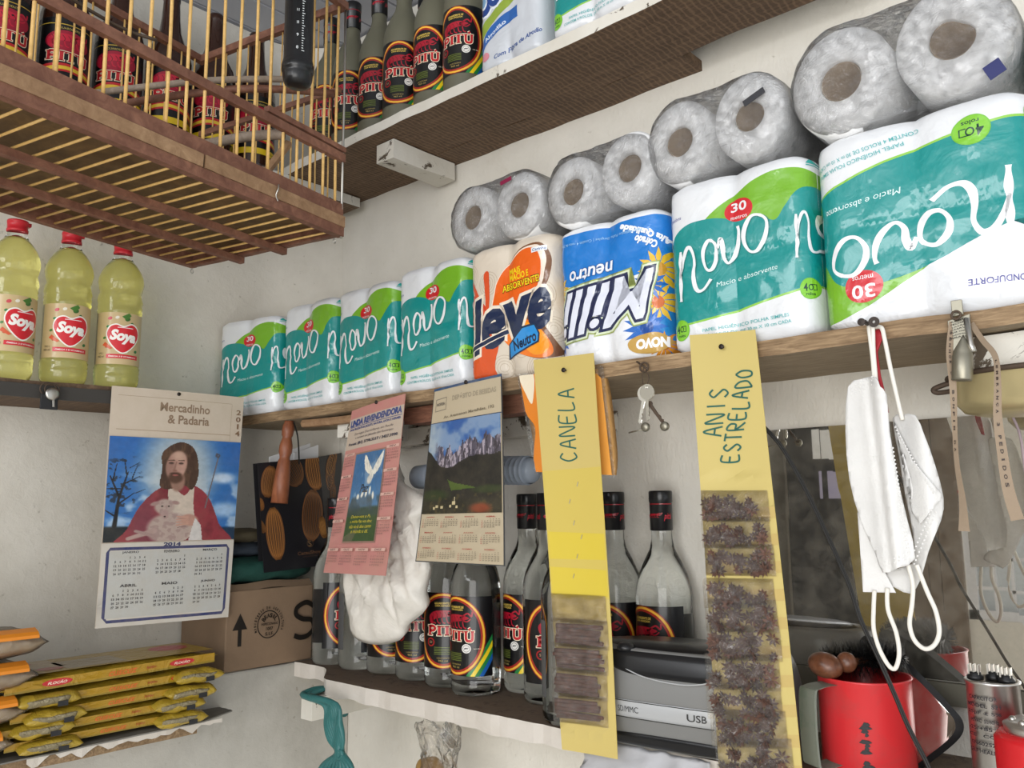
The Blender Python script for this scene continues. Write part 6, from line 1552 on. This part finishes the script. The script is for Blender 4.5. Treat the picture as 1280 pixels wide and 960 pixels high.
# ================================================================== things on the low shelf, right half
# radio
rx,ry = 1.0-.0,-.150
rc = Vector((.915,-.150,ZL))
rd = thing('radio','silver and black portable stereo with memory card slot cover','radio',rc,radians(6))
RM = wmat(rd)
def rp(x,y,z): return RM@Vector((x,y,z))
def body_pt(a, z, k=1.0):
    """plan outline (superellipse) that swells at mid height"""
    s = sin(pi*min(1,max(0,(z+.012)/.138)))**.42; ax,ay=.135*(.80+.20*s)*k,.062*(.62+.38*s)*k
    ca,sa=cos(a),sin(a); return (ax*math.copysign(abs(ca)**.62,ca), ay*math.copysign(abs(sa)**.7,sa))
bm=NB(); N=72; zs=[.002,.006,.015,.03,.045,.06,.075,.09,.1,.107,.112,.1145]
prev=None
for z in zs:
    row=[bm.verts.new(rp(*body_pt(2*pi*k/N,z),z)) for k in range(N)]
    if prev:
        for k in range(N): bm.faces.new((prev[k],prev[(k+1)%N],row[(k+1)%N],row[k]))
    else: bm.faces.new(row[::-1])
    prev=row
bm.faces.new(prev); obj('radio_case',bm,M_silver,rd,True)
def on_front(u,z,n):      # u -1..1 across the front
    a=-pi/2+u*1.15; x,y=body_pt(a,z); e=.004; xa,ya=body_pt(a+e,z); xb,yb=body_pt(a-e,z); nx,ny=(ya-yb),-(xa-xb); l=sqrt(nx*nx+ny*ny)+1e-9
    return Vector((x+nx/l*n,y+ny/l*n,z))
def front_patch(name,outline,m,n0,n1,par,nu=14,nz=8):
    """a raised piece on the front: outline(u)->(z0,z1)"""
    bm=NB(); us=outline[0]; g=[]
    for i in range(nu+1):
        u=us[0]+(us[1]-us[0])*i/nu; z0,z1=outline[1](i/nu)
        g.append([bm.verts.new(RM@on_front(u,z0+(z1-z0)*j/nz,n0+(n1-n0)*(0 if (i in(0,nu) or j in(0,nz)) else 1))) for j in range(nz+1)])
    for i in range(nu):
        for j in range(nz): bm.faces.new((g[i][j],g[i+1][j],g[i+1][j+1],g[i][j+1]))
    bmesh.ops.recalc_face_normals(bm,faces=bm.faces); return obj(name,bm,m,par,True)
front_patch('upper_display',((-.70,.80),lambda t:(.1105-.026*sin(pi*t)**.8,.1125)),M_black,.0006,.003,rd,24,8)
front_patch('tape_recess',((-.80,.85),lambda t:(.0035,.005+.014*sin(pi*t)**.6)),M_black,.0006,.003,rd,24,6)
sl=front_patch('card_slot_cover',((-.33,.22),lambda t:(.036,.0565)),M_silver2,.0005,.0022,rd,12,4); sl['label']='pale card slot cover'
d=Deco(); d.text('SD/MMC',.24,.5,.30,.34,'3a3a3a'); d.text('USB',.80,.5,.20,.40,'3a3a3a',off=.01)
d.stroke([(0.01,.03),(.99,.03),(.99,.97),(.01,.97)],.05,'22221f',None,2.6,True,sm=False)
d.build('slot_print',lambda u,v,n:RM@on_front(-.33+.55*u,.036+.0205*v,.0024+n),M_ink,rd,12,2,world=True)
bm=NB(); N2=48; rr=[bm.verts.new(rp(.105*cos(2*pi*k/N2),-.004+.044*sin(2*pi*k/N2),.1150)) for k in range(N2)]; r2=[bm.verts.new(rp(.096*cos(2*pi*k/N2),-.004+.038*sin(2*pi*k/N2),.1195)) for k in range(N2)]
for k in range(N2): bm.faces.new((rr[k],rr[(k+1)%N2],r2[(k+1)%N2],r2[k]))
bm.faces.new(r2); obj('disc_lid',bm,M_black,rd,True)
bm=NB(); mt=Matrix.Translation(rp(-.062,-.046,.112)); lathe(bm,[(0,0),(.011,0),(.0115,.004),(.008,.008),(0,.009)],20,mt,caps=False); obj('button',bm,M_black,rd,True)
bm=NB(); tube(bm,spline([rp(-.08,-.054,.100),rp(-.03,-.064,.086),rp(.03,-.066,.083),rp(.08,-.058,.095)],8),.0008,6); obj('trim_line',bm,M_silver2,rd,True)
# crumpled silver-white sheet under the radio
bm=NB(); slab(bm,lambda u,v,n:Vector((.80+.17*u+.006*noise.noise(Vector((v*9,0,1))), -.235+.03*v+.01*noise.noise(Vector((u*7,2,2))), ZL-.055+.056*v+.004*noise.noise(Vector((u*12,v*9,5)))+n)),26,12,.0015)
setp(obj('crumpled_sheet',bm,mat('pale_grey_sheet',(.48,.48,.50),.35),smooth=True),'crumpled pale plastic sheet hanging over the shelf edge below the radio','sheet')
# red mug with brush
M_knob = wood('dark_knob_wood', (.07,.025,.012), (.26,.10,.05), (20,20,20), .3, bstr=.1)
ym=-.120; mc=P(1086,960,y=ym); mx=(P(1021,900,y=ym).x+P(1150,900,y=ym).x)/2; mr=(P(1150,900,y=ym).x-P(1028,900,y=ym).x)/2*.92
mzt=P(1100,846,y=ym).z
mg=thing('red_mug','red enamelled mug with a worn grey side handle, holding a bottle brush','mug',(mx,ym,ZL),radians(0))
MG=wmat(mg); H_=mzt-ZL
bm=NB(); lathe(bm,[(0,.001),(mr*.97,.001),(mr,.006),(mr,H_-.002),(mr+.0015,H_),(mr-.001,H_+.0005),(mr-.002,H_-.003),(mr-.002,.01),(0,.01)],56,MG,caps=False); bmesh.ops.recalc_face_normals(bm,faces=bm.faces); obj('mug_body',bm,M_red,mg,True)
ha=radians(-118)
def hp(r,w,z): return MG@Vector((r*cos(ha)-w*sin(ha),r*sin(ha)+w*cos(ha),z))
bm=NB(); prof=[(mr-.001,H_*.95),(mr+.022,H_*.93),(mr+.030,H_*.84),(mr+.030,H_*.25),(mr+.024,H_*.12),(mr-.001,H_*.14)]
sp=spline(prof,6); A_=[[bm.verts.new(hp(r-o_,w,z)) for (w,o_) in ((-.0125,0),(.0125,0),(.0125,.0025),(-.0125,.0025))] for r,z in sp]
for X_,Y_ in zip(A_,A_[1:]):
    for k in range(4): bm.faces.new((X_[k],X_[(k+1)%4],Y_[(k+1)%4],Y_[k]))
bmesh.ops.recalc_face_normals(bm,faces=bm.faces); hb=obj('mug_handle',bm,M_greyhandle,mg); hb['label']='worn grey metal handle'
bm=NB()
for k in range(14):
    a=radians(-72)+.02*sin(k*2.1); z=.012+k*.0035; 
    if k in (3,4,9): continue
    bm2=[]; w0=.09+.05*sin(k*1.7)
    vs=[bm.verts.new(MG@Vector(((mr+.0006)*cos(a+s_*w0),(mr+.0006)*sin(a+s_*w0),z+dz))) for s_,dz in ((-1,0),(-.3,-.0008),(.6,0),(1,.001),(.5,.0032),(-.5,.0036))]
    bm.faces.new(vs)
pm=obj('black_paint_mark',bm,M_blackdull,mg)
bs=thing('bottle_brush','black bristle brush with brown wooden knob lying in the red mug','brush',(mx,ym,mzt))
def brush(ctr_a,ctr_b,R_,nb,seed):
    rnd=random.Random(seed); a,b=Vector(ctr_a),Vector(ctr_b); ax=(b-a).normalized(); e1=ax.cross(Vector((0,0,1))).normalized(); e2=ax.cross(e1); bm=NB()
    for i in range(nb):
        t=rnd.random(); c_=a.lerp(b,t); an=rnd.random()*6.283; dd=(e1*cos(an)+e2*sin(an)+ax*rnd.uniform(-.3,.3)); r_=R_*rnd.uniform(.8,1.05)*(1-.35*abs(2*t-1)**3); p=c_+dd*r_; s_=dd.cross(ax).normalized()*.0006
        v_=[bm.verts.new(q) for q in (c_+s_,c_-s_,p-s_*.6,p+s_*.6)]; bm.faces.new(v_)
    return bm
bb=brush(Vector((mx-.045,ym+.005,mzt+.008)),Vector((mx+.035,ym+.03,mzt+.018)),.028,3200,4)
o=obj('bristles',bb,M_bristle,bs); o['kind']='stuff'
bm=NB(); k0=Vector((mx-.026,ym-.040,mzt+.013)); bmesh.ops.create_uvsphere(bm,u_segments=24,v_segments=14,radius=1,matrix=Matrix.Translation(k0)@Matrix.Rotation(radians(12),4,'Y')@Matrix.Diagonal((.019,.015,.0135,1))); obj('wooden_knob',bm,M_knob,bs,True)
bm=NB(); bmesh.ops.create_uvsphere(bm,u_segments=20,v_segments=12,radius=1,matrix=Matrix.Translation(k0+Vector((.018,.014,.003)))@Matrix.Diagonal((.011,.010,.011,1))); tube(bm,[k0+Vector((.01,.01,0)),Vector((mx+.0,ym+.02,mzt+.014))],.004,8); obj('brush_neck',bm,M_knob,bs,True)
# rounded black-rimmed mirror leaning behind the mug
mo=[(1075,800),(1112,810),(1150,842),(1190,884),(1204,903),(1200,922),(1170,948),(1130,975),(1080,985),(1070,900)]
t=thing('side_mirror','black-rimmed rounded mirror leaning between the red mug and the capacitor','mirror',P(1150,960,y=-.10))
dep=lambda u,v:-.052-.0006*(v-800)*.25
def rim(bm,sc,dy): 
    c_=(1130,900); return [bm.verts.new(P(c_[0]+(u-c_[0])*sc,c_[1]+(v-c_[1])*sc,y=dep(u,v)+dy)) for u,v in spline(mo,6,True)]
bm=NB(); A_,B_,C_,D_=rim(bm,1.0,0),rim(bm,.86,-.003),rim(bm,1.0,.012),rim(bm,.86,.003); n=len(A_)
for X_,Y_ in ((A_,B_),(C_,A_),(B_,D_)):
    for k in range(n): bm.faces.new((X_[k],X_[(k+1)%n],Y_[(k+1)%n],Y_[k]))
bm.faces.new(C_[::-1]); bmesh.ops.recalc_face_normals(bm,faces=bm.faces); obj('rim',bm,M_black,t)
bm=NB(); B_=rim(bm,.865,.001); bm.faces.new(B_); obj('mirror_glass',bm,M_mirror,t)
# capacitor
yc=-.165; cl,cr=P(1207,870,y=yc).x,P(1278,870,y=yc).x; cx_=(cl+cr)/2; cr_=(cr-cl)/2*.94; czt=P(1242,852,y=yc-.01).z
t=thing('capacitor','aluminium motor capacitor can with black terminals on top','capacitor',(cx_,yc,ZL)); MC=wmat(t); H2=czt-ZL
bm=NB(); lathe(bm,[(0,.001),(cr_*.96,.001),(cr_,.004),(cr_,H2-.003),(cr_+.0012,H2-.002),(cr_+.0012,H2),(cr_-.001,H2+.0004),(cr_-.002,H2-.002),(0,H2-.002)],48,MC,caps=False); obj('can',bm,M_alu,t,True)
for (ox,oy) in ((-.014,-.002),(.0,.008),(.013,-.002)):
    bm=NB(); lathe(bm,[(0,0),(.0075,0),(.0075,.003),(.0055,.005),(.0055,.007),(0,.007)],16,Matrix.Translation(Vector((cx_+ox,yc+oy,ZL+H2-.001))),caps=False); tb_=obj('terminal_base',bm,M_black,t,True)
    for k in range(3):
        bm=NB(); box(bm,(cx_+ox-.005+.004*k,yc+oy-.004,ZL+H2+.004),(cx_+ox-.0035+.004*k,yc+oy+.004,ZL+H2+.013)); obj('terminal_tab',bm,M_steel,tb_)
d=Deco()
for k,s_ in enumerate(('CAPACITOR','MODEL  S21','25µF ± 5%','440VAC  50/60Hz','-25/+85°C','CE   CQC','EN60252-1','SELF HEALING')): 
    d.text(s_,.45,.92-.115*k,.62-.1*(k%3==0),.06,'26242a',off=.02)
d.stroke([(.78,.20),(.90,.20),(.84,.34)],.014,'26242a',None,.8,True,sm=False)
fa=face_cam(cx_,yc); d.build('can_print',lambda u,v,n:MC@Vector((-(cr_+n)*sin(2.2*(.5-u)-fa+.35),-(cr_+n)*cos(2.2*(.5-u)-fa+.35),H2*.42+H2*.50*v)),M_ink,t,14,1,world=True,n0=.0006)
# red item at the lower right corner
yr=-.205; a=P(1246,935,y=yr); rz_=P(1262,910,y=yr).z
t=thing('red_lamp','glossy red plastic housing with silver top at the lower right corner','lamp',(a.x+.04,yr,ZL)); MR=wmat(t)
bm=NB(); lathe(bm,[(0,.0),(.038,.0),(.041,.006),(.0405,.012),(.041,rz_-ZL-.006),(.036,rz_-ZL),(.030,rz_-ZL),(0,rz_-ZL)],40,MR,caps=False); obj('housing',bm,M_redplastic,t,True)
bm=NB(); lathe(bm,[(.032,0),(.033,.006),(.026,.010),(0,.011)],36,MR@Matrix.Translation((0,0,rz_-ZL)),caps=False); obj('silver_top',bm,M_alu,t,True)
for k in range(5):
    bm=NB(); a_=radians(200+38*k); bmesh.ops.create_icosphere(bm,subdivisions=2,radius=.0032,matrix=MR@Matrix.Translation((.025*cos(a_),.025*sin(a_),rz_-ZL+.010))); obj('rivet',bm,M_steel,t,True)
bm=NB(); a_=radians(-150); bmesh.ops.create_icosphere(bm,subdivisions=2,radius=.0042,matrix=MR@Matrix.Translation((.041*cos(a_),.041*sin(a_),(rz_-ZL)*.55))); obj('side_screw',bm,M_steel,t,True)
d=Deco(); d.text('MAX',.5,.5,.8,.5,'1a0606',off=.03,shear=.3); d.build('housing_print',lambda u,v,n:MR@Vector(((.0412+n)*sin(.5*(u-.5)-.35),-(.0412+n)*cos(.5*(u-.5)-.35),(rz_-ZL)*.40+.010*v)),M_ink,t,4,1,world=True)
# black cable crossing in front
cb=[(953,533,-.19),(978,562,-.185),(1010,620,-.185),(1038,680,-.19),(1060,730,-.195),(1075,775,-.20),(1098,825,-.205),(1118,870,-.21),(1135,910,-.215),(1158,955,-.22),(1172,990,-.22)]
bm=NB(); tube(bm,spline([tuple(P(u,v,y=y)) for u,v,y in cb],8),.0015,8); 
tube(bm,spline([tuple(P(u+2.2,v-1,y=y+.001)) for u,v,y in cb],8),.0012,8)
setp(obj('black_cable',bm,M_cable,smooth=True),'thin black double cable running down in front of the mirror and the red mug','cable')
# teal plastic bag tied on the bracket, clear bag under the shelf
t=thing('tied_bag','dark teal plastic bag knotted around the white bracket arm','bag',(.235,-.255,-.36))
bm=NB(); by=-.268
for k in range(9):
    f=(k-4)/4
    tube(bm,spline([Vector((.228+.008*f,-.150,-.355)),Vector((.222+.010*f,-.178,-.309)),Vector((.226+.010*f,-.2275,-.310)),P(413+f*8,880,y=-.230),P(416+f*9,905,y=-.230),P(421+f*8,925,y=-.230),P(424+f*4,942,y=-.231+.003*abs(f)),P(421+f*20,962,y=-.230),P(418+f*32,1010,y=-.228)],6),.0048,7,rs=[.0042+.0012*sin(i*.5+k) for i in range(49)])
obj('twisted_strands',bm,M_teal,t,True)
bm=NB(); ring(bm,P(425,943,y=-.231),.006,.004,'y'); obj('knot',bm,M_teal,t,True)
bm=NB()
def cbag(u,v):
    a=2*pi*u; w1=.030+.020*(1-v)+.006*sin(v*9); c_=P(548,905+(1-v)*110,y=-.14); nv=noise.noise_vector(Vector((cos(a)*3,sin(a)*3,v*6)))*.010
    return Vector((c_.x+cos(a)*w1*(1.15 if v>.9 else 1),-.14+sin(a)*.022,c_.z))+nv
grid(bm,cbag,44,26,True); setp(obj('clear_bag',bm,M_bagclear,smooth=True),'crinkled clear plastic bag with brown contents hanging below the shelf','bag')
bm=NB(); grid(bm,crum(P(540,960,y=-.14).x-.004,-.14,P(540,975,y=-.14).z,.026,.016,.035,3,.006),30,14,True); setp(obj('bag_content',bm,mat('amber_content',(.34,.20,.06),.5),smooth=True),'amber brown contents inside the clear hanging bag','food')
bpy.context.view_layer.update()
